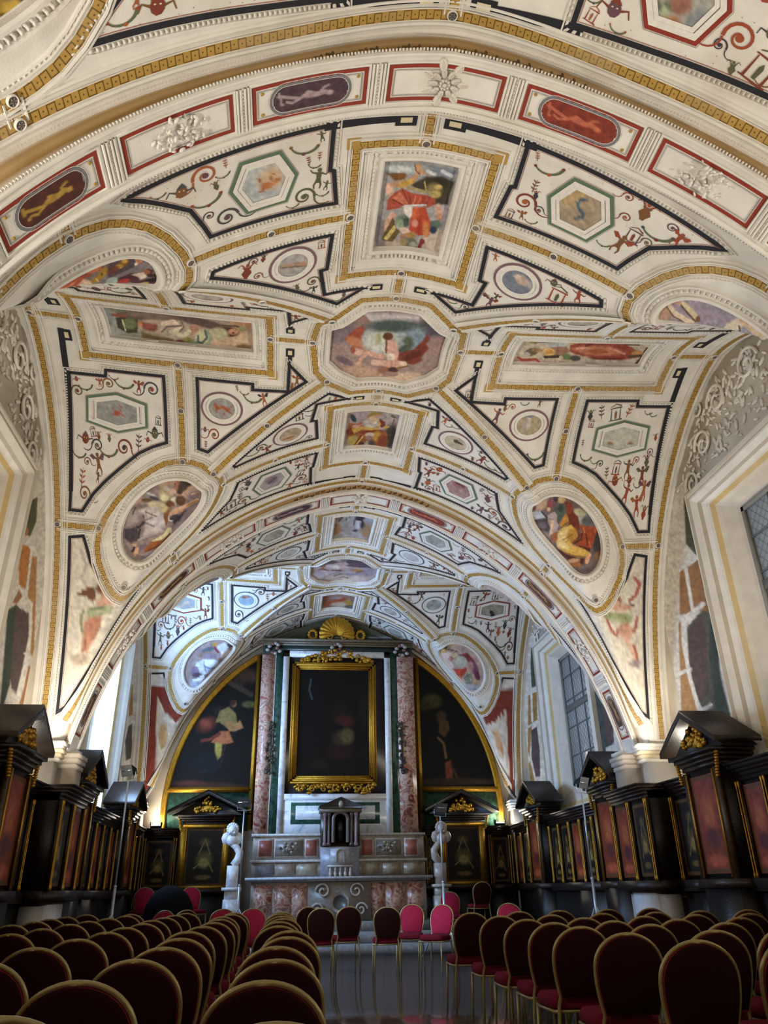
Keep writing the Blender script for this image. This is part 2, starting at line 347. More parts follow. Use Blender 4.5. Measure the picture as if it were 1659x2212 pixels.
def decorate(V,par,sevs,corners,bay):
    """all painted and stucco work of one bay"""
    def P2(k,pts): return [SEV[k](p,q) for p,q in pts]
    NOD=[]
    def kb(path,closed=False,side=True):
        mb=MB();mo=MB();fr=frames(V,ccw(path) if closed else path,closed,.08);keyband(mb,mo,fr,side=side)
        mb.build('key_band',M_PL,par);mo.build('moulding',M_PL,par,smooth=False)
    for k in sevs:
        sd=k in 'LR';side='side' if sd else 'front'
        dvo=.05 if bay==0 else 0
        a,b_,ry=(.335,.868,.152) if sd else ((.37,.838,.146) if k=='N' else (.345,.79,.146))
        kb(P2(k,[(.214 if sd else .256,0),(a,0)]))
        kb(P2(k,[(a,-ry),(b_,-ry),(b_,ry),(a,ry)]),True)
        ear=MB()
        for pp in(a,b_):
            for qq in(-ry,ry):
                c=np.array([pp+(-.008 if pp==a else .008),qq+math.copysign(.008,qq)]);w=(.0135,.0165) if sd else (.0165,.0135)
                q=[SEV[k](c[0]+i*w[0],c[1]+j*w[1]) for i,j in((-1,-1),(1,-1),(1,1),(-1,1))]
                X=V(q)+V.normal(q)*.0185;ear.add(X,[(0,1,2,3)],OCH)
        ear.build('corner_square',M_PL,par)
        end=1.0 if sd else (.945 if k=='N' else .952)
        kb(P2(k,[(b_,0),(end,0)]))
        kb(P2(k,[(end,-.945),(end,.945)] if sd else [(end,-.94),(end,.94)]))
        mo=MB();fr=frames(V,P2(k,[(end-.03 if sd else end+.02,-.93),(end-.03 if sd else end+.02,.93)]),False,.1)
        strip(mo,fr,[(-.012,0),(-.008,.02),(.008,.02),(.012,0)],[WHITE]*3)
        mo.build('moulding',M_PL,par)
        NOD+=P2(k,[(.214 if sd else .256,0),(a,0),(b_,0),(end,0)])
        m1=.606
        for s in(-1,1):
            kb(P2(k,[(m1,s*ry),(m1,s*.487)]))
            NOD+=P2(k,[(m1,s*ry),(m1,s*.322),(m1,s*.487)])
            wb=(.87,.68) if sd else (.858+dvo,.66)
            kb(P2(k,[(wb[0],s*wb[1]),(end,s*wb[1])]));NOD+=P2(k,[(wb[0],s*wb[1]),(end,s*wb[1])])
            lines=MB();mo=MB()
            if sd:
                hp=[(.652,.205),(.82,.205),(.824,.228),(.93,.23),(.962,.645),(.924,.645),(.888,.60),(.845,.56),(.787,.512),(.742,.475),(.70,.452),(.655,.434)]
                bar=[(.928,.06),(.934,.15),(.939,.27)];tab=(.915,.085)
                tri=[(.553,.2),(.388,.202),(.388,.224),(.282,.22),(.279,.115),(.228,.177),(.528,.452),(.556,.444)]
                hexa=[(.712,.315),(.797,.287),(.886,.31),(.893,.39),(.802,.415),(.714,.39)];cc=((.482,.302),.064,.06)
            else:
                hp=[(.66,.18),(.768,.19),(.772,.198),(.905,.196),(.875,.575),(.848,.545),(.817,.517),(.765,.472),(.70,.452),(.66,.442)]
                bar=([(.93,.045),(.922,.12),(.910,.215)] if k!='N' else [(.908,.045),(.906,.12),(.902,.215)]);tab=(.925 if k!='N' else .903,.05)
                tri=[(.546,.183),(.412,.19),(.41,.205),(.302,.192),(.305,.09),(.247,.157),(.515,.45),(.535,.445)]
                hexa=[(.851,.374),(.856,.30),(.78,.268),(.702,.289),(.697,.367),(.777,.397)];cc=((.46,.272),.07,.056)
            f=lambda pts:P2(k,[(p,s*q) for p,q in pts])
            blackline(lines,mo,V,f(hp));blackline(lines,mo,V,f(tri))
            fr=frames(V,f(bar),False,.06);strip(lines,fr,[(-.042,.007),(.042,.007)],[BLK])
            if sd: fr=frames(V,f([(.937,.25),(.946,.4),(.958,.6)]),False,.08);strip(lines,fr,[(-.03,.0068),(.03,.0068)],[BLK])
            fr=frames(V,f([(tab[0],tab[1]-.022),(tab[0],tab[1]+.022)]),False,.06);strip(lines,fr,[(-.065,.008),(.065,.008)],[BLK]);
            fr=frames(V,f([(tab[0],tab[1]-.012),(tab[0],tab[1]+.012)]),False,.06);strip(lines,fr,[(-.028,.01),(.028,.01)],['d8cda8'])
            def quad(p0,p1,q0,q1,c,h):
                q_=f([(p0,q0),(p1,q0),(p1,q1),(p0,q1)]);lines.add(V(q_)+V.normal(q_)*h,[(0,1,2,3)],c)
            if sd: quad(.272,.284,.05,.12,BLK,.008);quad(.266,.29,.042,.078,BLK,.012);quad(.272,.284,.05,.070,'d8cda8',.015)
            else: quad(.298,.311,.05,.095,BLK,.008);quad(.292,.318,.042,.074,BLK,.012);quad(.299,.311,.048,.068,'d8cda8',.015)
            hc=RED if (bay==2 and sd) or bay==0 else GRN
            hexring(lines,V,f(hexa),hc)
            cp=f(circ(*cc));fr=frames(V,ccw(cp),True,.08)
            strip(lines,fr,[(-.03,.007),(.0,.007)],['7d5f66' if bay==1 else '5d6c70']);strip(lines,fr,[(-.075,.0),(-.07,.01),(-.03,.01)],[WHITE]*2)
            lines.build('painted_border',M_FR,par);mo.build('moulding',M_PL,par)
            upa={'L':-math.pi/2,'R':math.pi/2,'N':math.pi,'F':0}[k] if not sd else (0 if s<0 else math.pi)
            if sd: upa=math.pi
            else: upa={'N':math.pi,'F':math.pi}[k]
            grotesque(V,par,insetp(f(hp),.97),f(hexa),bay,bay*100+ord(k)+s,upa);grotesque(V,par,insetp(f(tri),.97),f(circ(*cc)),bay,bay*100+ord(k)+s+50,upa)
            for pp_,kk in((hexa,.72),(circ(*cc),.68)):
                fr=frames(V,ccw(f(insetp(pp_,kk))),True,.06);e_=MB();strip(e_,fr,[(-.016,.009),(.02,.009)],[WHITE]);strip(e_,fr,[(.02,.0085),(.026,.0085)],['6c6458']);e_.build('medallion_rim',M_FR,par)
            hexcanv(V,par,ccw(f(insetp(hexa,.72))),bay,k,s);circcanv(V,par,ccw(f(insetp(circ(*cc),.68))),bay,k,s)
        a,b_,r0,r1=RECT[k];frs=MB();frame_fresco(frs,V,P2(k,[(a,r0),(b_,r0),(b_,r1),(a,r1)]));frs.build('fresco_frame',M_PL,par)
    if len(sevs)>1:
        kb(OCTY,True);mo=MB();frame_fresco(mo,V,OCT);mo.build('fresco_frame',M_PL,par)
    dv_=.05 if bay==0 else 0
    for sx,sy in corners:
        kb([(sx*.178,sy*.178),(sx*.51,sy*.51)]);kb([(sx*u,sy*(v+dv_)) for u,v in OVY],True)
        NOD+=[(sx*t,sy*t) for t in(.166,.344,.51)];NOD+=[(sx*.79,sy*.796)]
        mo=MB();frame_fresco(mo,V,[(sx*u,sy*(v+dv_)) for u,v in OVP]);
        fr=frames(V,ccw([(sx*u,sy*(v+dv_)) for u,v in insetp(OVY,.9)]),True,.1);dentils(mo,fr,-.03,.0,0,.014,.045,.6,WHITE);strip(mo,fr,[(.01,0),(.014,.016),(.03,.016),(.034,0)],[WHITE]*3)
        mo.build('fresco_frame',M_PL,par)
        lines=MB();mo=MB()
        lp=[(.962,.705),(.92,.70),(.895,.75),(.855,.785),(.80,.806),(.76,.85),(.745,.868),(.85,.912),(.94,.936),(.961,.934)]
        if bay==2: lp=[(.978,.705),(.905,.70),(.885,.75),(.85,.785),(.80,.812),(.76,.85),(.745,.868),(.85,.925),(.93,.95),(.976,.95)]
        pp=[(sx*u,sy*v) for u,v in lp]
        blackline(lines,mo,V,pp,dent=bay!=9);lines.build('painted_border',M_FR,par);mo.build('moulding',M_PL,par)
        cherub(V,par,ccw(pp),bay,sx,sy)
    ro=MB()
    q=np.array(NOD)
    for P,N in zip(V(q),V.normal(q)):
        mb=MB();disc(mb,P+N*.018,N,.036,'57504f');mb.build('rosette',M_PL,par)
def holes(sevs,corners,oct_=True):
    h=[OCT] if oct_ else []
    for k in sevs:
        a,b_,r0,r1=RECT[k];h.append([SEV[k](*x) for x in[(a,r0),(b_,r0),(b_,r1),(a,r1)]])
    for sx,sy in corners: h.append([(sx*u,sy*(v+(0 if oct_ else .05))) for u,v in OVP])
    return h
ALLC=[(-1,-1),(1,-1),(-1,1),(1,1)]
# ================================================================ FRESCOES (brush strokes per painting)
PT={}
PT['oct1']=((690,660),5.53,'''b a38c86;n .12 70;e 280 330 190 110 -25 8b7d83 .6;p c6bec0 70 520 90 1230 115 1190 215 600 215;e 1400 330 240 120 30 655c66 .6;e 1400 480 160 110 0 a98981 .8;e 1000 880 300 80 0 ddc0a4 .9;e 560 820 260 100 20 c9a690 .9;e 300 660 120 40 25 7f6b74 .6;e 540 170 70 40 30 a9827a .6
p b0593a 26 295 400 420 280 525 225 560 400 610 550 420 490;e 420 430 110 50 25 cf8a60 .8;e 560 480 70 60 30 c07c52 .8
e 880 400 372 215 0 a4afae .1;e 720 430 190 140 0 cdd0c6 .9;e 900 245 350 75 0 53635f .8;e 1160 400 130 130 0 8da0ae .9;e 1060 420 60 50 0 62704f .9;e 1020 520 110 50 -30 596457 .9;e 700 400 40 70 20 b5b48c .9
p 8c4434 26 925 575 1130 520 1240 410 1290 330 1325 400 1280 460 1312 510 1215 620 1232 660 1120 712 915 660;e 1120 600 130 40 -20 6e3428 .9
e 868 520 72 150 -12 dcae9c .35;e 850 620 50 55 0 e8d6c2 .6;e 818 368 62 46 0 6d4526 .4;s 8f5a45 12 800 420 795 560
e 470 555 75 42 12 dcb0a0 .5;s dcae98 20 455 700 500 640 570 560;s dcae98 30 600 570 680 600 760 610;e 400 530 30 45 0 a85a44 .6
s e0b9a4 34 650 680 780 690;s e6c8ae 34 900 690 1010 700;e 860 700 100 50 0 d8a690 .6;e 800 780 105 45 8 a4705e .5;e 880 770 60 35 0 5d3c34 .6;e 850 820 90 30 0 b08c84 .7;s 9a6a30 10 930 750 1060 720''')
PT['rectN']=((790,330),7.54,'''b a4a1a0;n .12 90;p 9aa3a6 60 300 170 900 170 800 330 320 330;e 560 270 240 60 5 c4cac8 .8;p 7d8794 50 950 190 1500 280 1400 460 1150 370;s c9cdd2 26 1000 300 1130 350;s c6ccd0 30 1250 300 1400 380;e 400 1500 330 120 20 bba79b .9;e 1150 1450 250 200 0 c7b5a8 .9;e 1250 900 120 200 0 b3aab4 .9;e 240 1350 90 300 0 847c80 .8
p 4a4234 50 720 520 980 390 1250 380 1450 480 1380 660 1340 850 1080 840 1100 700 850 600;e 1180 520 170 110 0 3d3527 .7;e 1110 600 130 110 0 8a7a4c .7;e 1180 560 60 40 0 c7ac66 .8;e 1130 680 90 60 0 b9a75c .8;s c7b45c 9 960 470 985 640;s a99c6c 26 700 570 900 620 1060 660
p 7c5a30 30 330 330 640 330 640 430 480 450;e 560 390 110 50 -10 8a5c28 .7;p c79a70 22 320 520 480 470 700 440 830 330 800 180 900 180 920 300 1000 310 960 350 880 350 780 470 600 560 440 560 440 680 380 720 330 640;e 660 500 150 50 -20 c8a23c .8;e 380 590 60 90 0 dfb39c .7;s 7b4a2c 9 800 190 820 300 870 340
p b0523a 20 350 770 480 640 600 580 760 660 1000 690 1140 760 1120 850 1000 900 980 860 600 860 560 900 340 940;p d07a58 30 430 740 560 640 690 820 620 840;s 7f2f22 8 600 600 700 830;s 8e3a28 8 700 640 730 830;s d8805c 8 820 700 770 840;s d07048 8 900 710 850 840;s 8e3424 8 960 720 900 850;s 96382a 10 1040 760 960 860;s 7c2c20 8 440 760 600 850
p c05030 20 740 900 980 880 1010 1000 1060 1140 1040 1340 860 1350 700 1280 720 1080 760 1000;e 820 1000 60 120 0 d4663a .8;e 860 1180 60 140 0 b4401c .8;e 980 1250 50 130 0 c98440 .8;e 800 1150 50 60 0 d99a84 .9;p e3ddd6 20 610 870 760 880 750 1020 700 1060 640 1000;s cfcfd4 14 640 860 980 850
e 1190 940 55 110 -5 caa08a .5;e 1200 1050 50 60 0 c78f6c .6;p 5f7468 30 1050 1110 1210 1090 1220 1180 1110 1320 1050 1260;e 1100 1260 60 60 0 33405c .7;e 600 1110 110 110 20 768872 .4;e 560 1160 60 80 0 98a98e .8;e 660 1130 50 80 0 4f6058 .8
p d5a68c 24 320 1100 440 950 500 1010 420 1120 360 1280 300 1280;p 6d5b2c 16 260 1380 440 1050 470 1110 490 1220 560 1280 440 1450 270 1430;p c9b56a 12 290 1400 470 1170 490 1240 350 1430;e 640 1270 90 50 20 d9c2ac .6
e 650 1370 90 60 -10 b57c66 .5;e 700 1460 140 90 15 6e7468 .4;e 760 1500 60 50 0 98a090 .7;e 620 1450 60 60 0 9c8c5c .8;e 740 1340 90 50 0 b08a4c .7;s 8a3030 30 700 1570 860 1570 900 1470 910 1430;e 920 1450 45 45 0 7d3430 .5''')
PT['rectL']=((200,630),4.61,'''b b39f8c;n .12 60;e 200 380 160 160 0 a6a8a4 .7;e 120 250 80 120 0 8f9490 .8;e 330 190 160 30 8 7e8272 .8;e 420 440 140 50 5 9d9d88 .7;e 1350 470 240 90 0 cdb092 .8;e 1480 320 100 90 0 b98c66 .9;e 1500 560 80 40 0 8b7040 .8
p 6b5750 30 230 205 700 195 1060 250 1300 330 1290 400 1080 350 900 300 640 270 440 280 240 250;e 560 240 260 30 5 8b7568 .8;s 9b5848 14 200 230 330 250
p 4a4434 18 230 260 300 250 450 280 450 410 350 415 250 360;e 370 320 70 55 10 75845c .6;s c8c89c 6 295 280 330 390;e 480 320 30 26 0 c98a5c .6;p 8a4a44 30 500 310 640 330 660 370 600 400 500 370;e 560 340 60 24 0 a8604c .9
p b7a894 26 640 360 760 280 900 290 960 350 980 420 900 460 760 470 680 410;s e2cdb4 22 700 320 800 300 870 350 820 400;s 7c6c6c 10 690 400 740 350 880 340;s d6ccb0 22 780 400 900 440 960 400;s 8d7d74 9 880 290 910 350 870 400
p 7c6a3c 26 480 400 640 440 800 470 820 530 600 500 500 470;s 6e4438 12 640 490 800 500 900 540;e 900 510 80 30 8 7b3a34 .6;e 950 480 60 24 10 8b8a50 .7
e 1020 370 50 40 20 c48f78 .5;e 1090 450 70 70 0 c8c69a .5;s 557068 12 1120 390 1140 460 1090 510 1040 500;s 9cab8c 16 1150 400 1180 470 1130 540;s 50627c 9 1050 440 1050 490;e 1010 520 40 30 0 7f9470 .6
e 1340 400 120 50 6 5e3a2e .4;e 1400 400 50 30 0 c79272 .5;e 1400 410 12 8 0 5a2f25 .8;e 1260 420 90 60 10 c3bd98 .6;s 6a5a40 10 1300 340 1440 345 1500 370;e 1490 370 40 26 0 94926c .5;e 185 160 18 18 0 8f7030 .6''')
PT['rectR']=((1100,720),5.18,'''b c2b6a0;n .1 60;e 130 320 160 40 0 b48f8c .8;e 400 330 160 40 0 c0a6a0 .8;e 1100 330 340 50 0 b9b4ac .8;s 6b7478 16 310 90 540 90;e 540 130 110 30 -10 b8bcc0 .8;s a08c50 14 240 100 300 105
p 9f4a38 24 680 130 860 90 1180 85 1260 110 1380 160 1480 240 1450 270 1270 300 1000 290 860 260 740 240 670 200;p c8805c 40 690 170 860 140 1150 150 1300 220 1100 250 850 240;p 7c2e24 26 860 270 1290 270 1260 300 960 295;s 7a3424 12 860 140 960 100;s e0a480 12 760 170 900 165;s 8e4028 14 920 200 1090 210;e 990 205 100 30 0 a86038 .8;s d99678 12 1130 170 1290 230;s 6d3a2c 14 1290 120 1450 125;e 1430 220 60 26 -10 c08e54 .6;s 5f4a38 14 1340 260 1490 250 1540 170;s 4c3c34 12 1480 270 1410 350
p a07860 20 380 170 560 150 640 150 680 200 620 240 500 270 380 260;e 440 210 80 45 0 ddb878 .5;e 450 205 40 25 0 cf9a34 .8;s 4f4038 16 400 265 620 260;e 640 265 60 35 8 6e8454 .5;e 740 280 60 32 0 4f5450 .6;e 580 270 24 20 0 c2b49c .6;s b8a048 10 690 110 760 105;e 250 210 80 45 -15 7a6848 .4;e 200 235 38 26 0 b9b4ac .5;e 340 190 30 20 0 c88c60 .6;e 300 190 40 24 0 9c8060 .7;s a84838 14 100 270 140 300 300 290 330 320''')
PT['ovL']=((240,1010),7.54,'''b 9a8784;n .12 80;e 560 330 260 90 -30 7b6360 .8;e 900 230 240 60 -5 b5967c .8;e 1250 380 180 120 0 c9a98c .7;e 1350 500 120 160 30 85727a .8;e 1150 850 200 150 -50 8d7b84 .8;e 1100 1000 200 60 -50 9b8a94 .9;e 250 560 100 140 20 5b4442 .8;e 150 1000 50 160 0 6d6262 .7
e 800 1300 300 60 -30 84808c .8;p 4e4450 40 200 980 420 960 460 1150 330 1240 210 1150
p 8b7c78 26 260 660 420 600 620 600 520 850 440 980 190 1000 200 860;p a99c9a 50 290 700 480 700 460 880 250 960;s 5f5250 12 350 760 400 650;s 453b42 22 530 760 560 860 470 960 350 1000
p c0b6b2 40 430 700 700 600 900 640 880 900 820 1020 520 1120 560 900 540 780;e 760 900 110 150 20 cfc8cc .8;e 640 730 130 50 10 cdc4c0 .8;s 877a7a 12 560 720 740 800;s 8a7c80 12 560 900 700 960;s 84787c 12 520 860 660 820;s 544a54 26 400 1000 400 1180;s 4a4048 20 470 1010 440 1150;s b3a8b2 12 440 1180 620 1110 860 1030
p 8c5a2c 30 880 620 960 600 940 800 900 960 850 800;e 870 650 90 60 -60 c7bf8c .7;e 730 600 130 50 5 c9bd9c .7
e 600 460 170 60 15 8c8a86 .5;e 650 440 80 20 20 c8c8c4 .8;e 700 500 80 30 20 4f4a54 .8;e 580 530 90 30 0 6b5220 .6;e 450 480 52 80 10 c3988a .5;s c3988a 16 430 560 400 580
e 870 430 90 130 0 b9a782 .4;e 870 480 70 60 0 ddd8ac .7;e 1035 540 65 60 0 e2e4c8 .5;e 960 590 80 50 0 7a4a28 .7;e 1130 540 90 80 0 6b4632 .5;e 980 400 80 60 0 c7aa98 .6;e 900 350 60 30 0 c4c0ac .6
p d3ae8c 20 940 780 1000 680 1180 620 1400 500 1440 520 1260 640 1130 680 1040 760;s c99c78 26 1000 740 1150 690;e 1070 600 0.1 0.1 0 000000;s a97c44 20 1240 620 1400 540;e 1030 820 90 50 -30 47464c .5;s d0cec8 10 940 800 940 860 1000 870;p 4a3f42 40 1000 870 1200 700 1230 680 1120 860 1020 930
e 1100 290 70 90 10 a9745a .4;e 1180 290 80 110 30 4f4036 .5;e 1260 270 50 40 30 3e332e .6;e 1120 390 50 50 0 5b4438 .6;e 1040 260 12 20 0 7c4836 .7;s c7a48c 10 1300 440 1420 400 1500 440;e 1440 440 80 60 0 8c7464 .7
p d8d0a0 24 660 1200 860 1080 930 970 990 980 980 1060 860 1160 700 1240;p a0602c 24 520 1350 640 1210 820 1180 960 1080 860 1250 700 1340 560 1380;s 6f3f28 12 560 1370 800 1260 960 1070;p 7a6c74 24 450 1290 560 1220 600 1260 520 1350 450 1380
p 2d2624 14 320 1370 370 1290 420 1290 370 1380;p d9a97c 14 360 1420 400 1300 460 1300 440 1380 390 1450;e 380 1260 40 20 10 d0ac8c .6''')
PT['ovR']=((1130,1050),8.3,'''b 77686a;n .14 90;e 280 300 180 140 -20 c2a58c .6;e 180 390 60 50 0 7b4a4c .8;e 330 200 140 60 -10 c6aa98 .8;e 600 150 240 60 5 9a8268 .8;e 900 260 200 80 25 75605c .8;e 1250 450 120 160 20 4f4446 .8;e 1350 1000 110 250 0 453a3c .8;e 1100 580 260 120 10 6f7478 .6;e 1000 480 120 70 10 bcb994 .7;e 1030 600 50 80 0 b4b4a0 .7;e 1180 620 140 60 0 5c6062 .8
p b9bcbc 16 140 470 320 440 420 560 200 600;s 4c4a54 16 330 460 420 560 440 600;p 5b4a44 16 210 610 440 590 470 760 430 820 330 820;e 340 700 90 60 10 77686c .7;e 400 870 120 50 30 8b7a70 .8
e 520 310 90 110 20 7d5b66 .5;e 480 330 40 80 20 9a4c5c .6;e 600 230 60 60 0 4a4450 .6;e 690 250 70 60 0 cbaa7c .5;e 460 420 30 40 0 d3b490 .6
p 55645c 26 520 430 640 310 760 330 760 560 680 640 600 600 600 480;e 680 400 50 70 0 3d5040 .8;p b3a3a8 26 440 520 560 460 610 520 600 640 640 700 600 820 480 880 450 900 500 760 450 660;p dcbc94 14 500 620 560 620 520 760 520 860 460 900 490 760;s 75656a 8 470 590 560 590
p 7a3418 30 740 270 860 300 920 480 990 560 1010 660 1000 820 1050 860 1000 1000 820 1060 760 940 820 640 780 440;e 830 400 60 100 0 94442c .8
p c48a20 24 650 700 760 480 810 560 820 660 700 760;s 4a3018 8 640 780 840 620
p a84c14 30 1000 700 1340 740 1300 860 1240 1080 1200 1130 1080 1180 920 1080 1040 940 1060 820;p c8642c 24 1270 760 1350 770 1280 850;p 5c2814 24 1000 1060 1220 1120 1200 1180 1000 1120;s e08840 8 1080 740 1100 830;s 6a2c14 12 1130 860 1150 1060;s d87c44 8 1180 980 1210 1090;s 55200f 12 1060 850 1040 960 920 1030
p d8b04c 24 600 900 700 760 860 690 960 820 980 900 850 1000 900 1060 1080 1120 1210 1200 1180 1280 1000 1280 800 1220 620 1110 585 1000;e 720 900 110 140 20 e4cc88 .8;e 880 880 90 120 20 bf8c1c .8;s a0741c 10 720 960 900 860;s b48828 10 760 1000 960 900;e 720 1070 110 50 20 e6d28c .8;s a8741c 12 700 1180 900 1240 1120 1270
e 560 920 60 90 10 b0662c .6;p 5a2c24 30 600 1110 800 1230 1000 1290 1100 1300 1080 1400 900 1380 700 1240;p dfa880 16 1110 1290 1210 1190 1220 1240 1160 1390 1120 1400;e 900 1340 120 40 -10 c09878 .6;p a86c34 30 820 1390 1000 1350 1050 1440 900 1450;e 1350 1270 100 90 0 8c6c50 .6;e 1400 1200 60 50 0 7a3028 .7''')
PT['ovNL']=((80,520),5.18,'''b 857a7c;n .12 60;e 1000 140 300 60 0 7c7074 .7;e 1250 200 160 110 0 8f8288 .7;e 500 300 220 60 -25 71767a .7;e 250 450 120 50 -45 95a0a0 .8;e 180 600 160 40 -40 8d9298 .8
p a04a28 24 290 480 420 360 520 340 620 330 560 400 470 480 380 540 250 620 100 680 0 700 180 600;p c86c44 24 530 330 620 240 700 215 760 250 740 310 640 350 560 380;e 640 290 80 60 -20 d07850 .8;e 720 240 40 24 0 7e2c1c .7;p c0603c 30 200 560 400 420 520 400 470 520 350 600 150 660;s 7a301c 10 300 470 480 380;s e08c68 10 250 590 420 470
p e6c4a4 20 520 430 600 450 620 500 570 560 440 590 330 620 430 530;e 560 540 60 30 -10 f0dcb8 .7;p b08a20 16 600 440 660 400 740 290 790 300 790 370 720 430 640 480 620 510;s 5c4418 5 700 330 730 390;s 5c4418 5 740 290 770 350;s d8c050 8 650 420 690 460;e 560 390 60 18 -10 a85a30 .7
p 5c5056 20 790 240 980 160 1090 140 1110 210 1080 300 900 380 800 420;p 8a6020 16 870 280 1000 190 1030 210 1020 270 880 330;e 920 290 40 24 0 c89c30 .7;e 980 230 30 24 0 d0a838 .7;e 850 330 70 40 -30 7b4434 .8
s e6e6e0 10 1100 160 1110 270;e 1140 220 36 40 0 c87c58 .5;e 840 450 70 40 -10 a9c0b4 .5;s c4d4cc 14 720 500 880 500
p 5c3440 18 900 420 1060 360 1140 400 1140 450 1260 420 1420 370 1420 430 1360 480 1160 510 1120 490 1040 460 900 500;e 970 455 70 26 -15 b83c34 .6;p e0c8b8 12 1060 380 1200 350 1240 400 1160 440 1140 410;p 4a3428 14 1190 340 1240 310 1300 330 1290 370 1420 360 1420 430 1360 400 1240 410;e 1230 350 40 26 0 a86440 .6;s 2c2024 18 1240 450 1340 430;s b89868 12 1120 490 1240 470;s a85040 10 850 520 1040 500''')
PT['ovNR']=((1380,580),5.95,'''b a094a2;n .14 60;e 250 560 180 160 0 b8957c .6;e 300 400 140 90 0 a87c78 .8;e 560 290 200 60 0 857480 .8;e 1250 400 300 80 20 857c92 .8;e 1450 700 240 160 20 a9a6b4 .8
s ddc9a8 34 380 460 450 570 600 660 680 700;s 7f6040 9 350 480 440 610 560 680 640 730;s d5c4a0 34 560 450 660 530 740 640;s 6e5030 12 540 470 640 590 730 680;e 320 430 50 45 0 9a6a5e .5;e 760 650 34 40 0 7c5c34 .5;e 440 400 90 40 10 b4806c .6;s c79a78 16 380 420 540 450
p e0d0b8 20 1070 800 1120 720 1280 620 1360 660 1330 760 1200 830;s e2c8a4 40 1340 680 1450 780 1600 900;s c07a64 20 1310 640 1400 700;s 4c4438 10 1290 740 1300 820''')
PT['rectF']=((730,870),11.06,'''b a99b9a;n .12 90;e 600 300 300 80 0 a8989c .8;e 1300 400 140 200 0 b2a49e .7;e 1250 800 160 300 10 4a4434 .7;e 370 370 60 110 -30 3e4654 .6;e 200 1070 120 70 -10 a8a4ac .7;e 750 1080 400 60 0 9c8a80 .8
p 9a5a2c 36 260 480 420 500 640 560 900 620 1100 660 1180 740 1160 1000 1100 1100 860 1050 820 900 600 960 440 1080 350 1080 250 950 200 840 240 640;e 350 900 140 130 -30 b09c50 .7;e 300 700 100 100 0 85401c .7;p c8a040 24 330 620 620 560 920 580 1000 640 780 660 560 640 380 740;p 8a3c1c 16 480 700 700 660 960 660 760 720 540 740;e 940 800 110 110 0 c0942c .7;e 1060 900 120 140 0 8c4420 .7;e 440 560 100 40 -10 d0a090 .5;e 520 500 80 30 -15 b0705c .7;s d4b040 14 460 980 600 800;s 6e2e18 14 400 1000 560 780
e 760 770 110 60 0 c9b8a0 .5;e 740 840 90 60 0 a87c74 .6;e 560 980 70 50 0 5c3430 .7;e 800 980 80 90 0 5a5450 .7;s a0a890 22 690 930 620 1080
p a88a38 20 680 380 740 280 840 210 1050 240 1040 300 880 330 760 370;e 960 310 70 30 -15 c89484 .6;e 850 400 110 90 0 c8a888 .5;e 690 460 70 40 -20 b9aca4 .6;e 870 480 60 30 0 d8d0c4 .6;e 780 560 130 40 5 c0b8a8 .6;p 7a3424 18 1000 380 1130 460 1130 560 1040 600 980 500;p c8982c 14 970 400 1030 500 990 610 930 580 980 500;e 1150 590 80 30 -10 c8a048 .5;s 584c38 12 1340 400 1280 600;e 1320 330 60 34 30 6f6850 .5''')
PT['oct2']=((640,1190),8.3,'''b b3a09c;n .12 80;e 500 190 300 40 5 70605e .7;e 1150 230 330 60 8 5c5058 .7;e 300 400 200 80 0 a69490 .8;e 900 500 400 60 0 cdb8a8 .8;e 1300 380 200 60 0 a597a2 .8
p 7a5234 16 350 220 520 200 560 260 500 290 340 290;p 8e5c34 14 390 340 470 290 560 340 600 360;p c0a49c 24 520 260 720 220 880 200 1000 280 940 340 700 340 560 320;e 680 280 120 30 5 ddcabc .8;p 6a5058 24 880 270 1000 210 1200 220 1240 290 1160 300 1000 290;p b4864c 20 960 340 1060 320 1180 330 1170 370 1080 380;s 8a6a50 10 1080 390 1180 360;s 7a5848 14 640 350 800 350;s 8c7050 8 680 450 820 410;s 96794c 8 790 480 840 460 920 490 915 450;s 9a8c9c 12 900 410 1060 420 1150 390''')
PT['rect2N']=((690,1070),10.37,'''b aba29e;n .14 80;e 330 760 160 140 0 a8805c .7;e 340 420 90 120 0 9c7048 .7;e 1060 800 140 160 0 a8845c .7;e 660 400 120 240 0 a8a8a4 .7;e 1100 420 150 160 0 a3a6b2 .8
p 3a2f34 16 920 280 1040 270 1010 520 960 600 860 570 800 540;p 6a5c78 20 760 560 850 400 900 300 820 500 790 760 770 680;e 880 660 90 90 0 c2bec0 .4;e 960 660 50 90 10 4f4648 .5;e 800 790 60 30 0 4f4858 .6
p 5c5460 16 490 280 600 260 560 400 540 500 430 610 400 600 500 420;s 4c4438 10 600 440 600 550;s 4c4438 10 690 430 680 550''')
PT['rect2F']=((640,1190),8.3,'''b a37f6c;n .2 60;e 560 900 80 90 0 a06a5c .7;s b86038 30 520 960 700 900 860 860;e 820 880 60 30 0 a8502c .6;e 930 930 90 40 10 b48a28 .6;e 760 960 140 40 0 c0b096 .7;e 960 1000 90 30 0 6c6658 .8;e 700 850 100 20 0 b09a98 .8''')
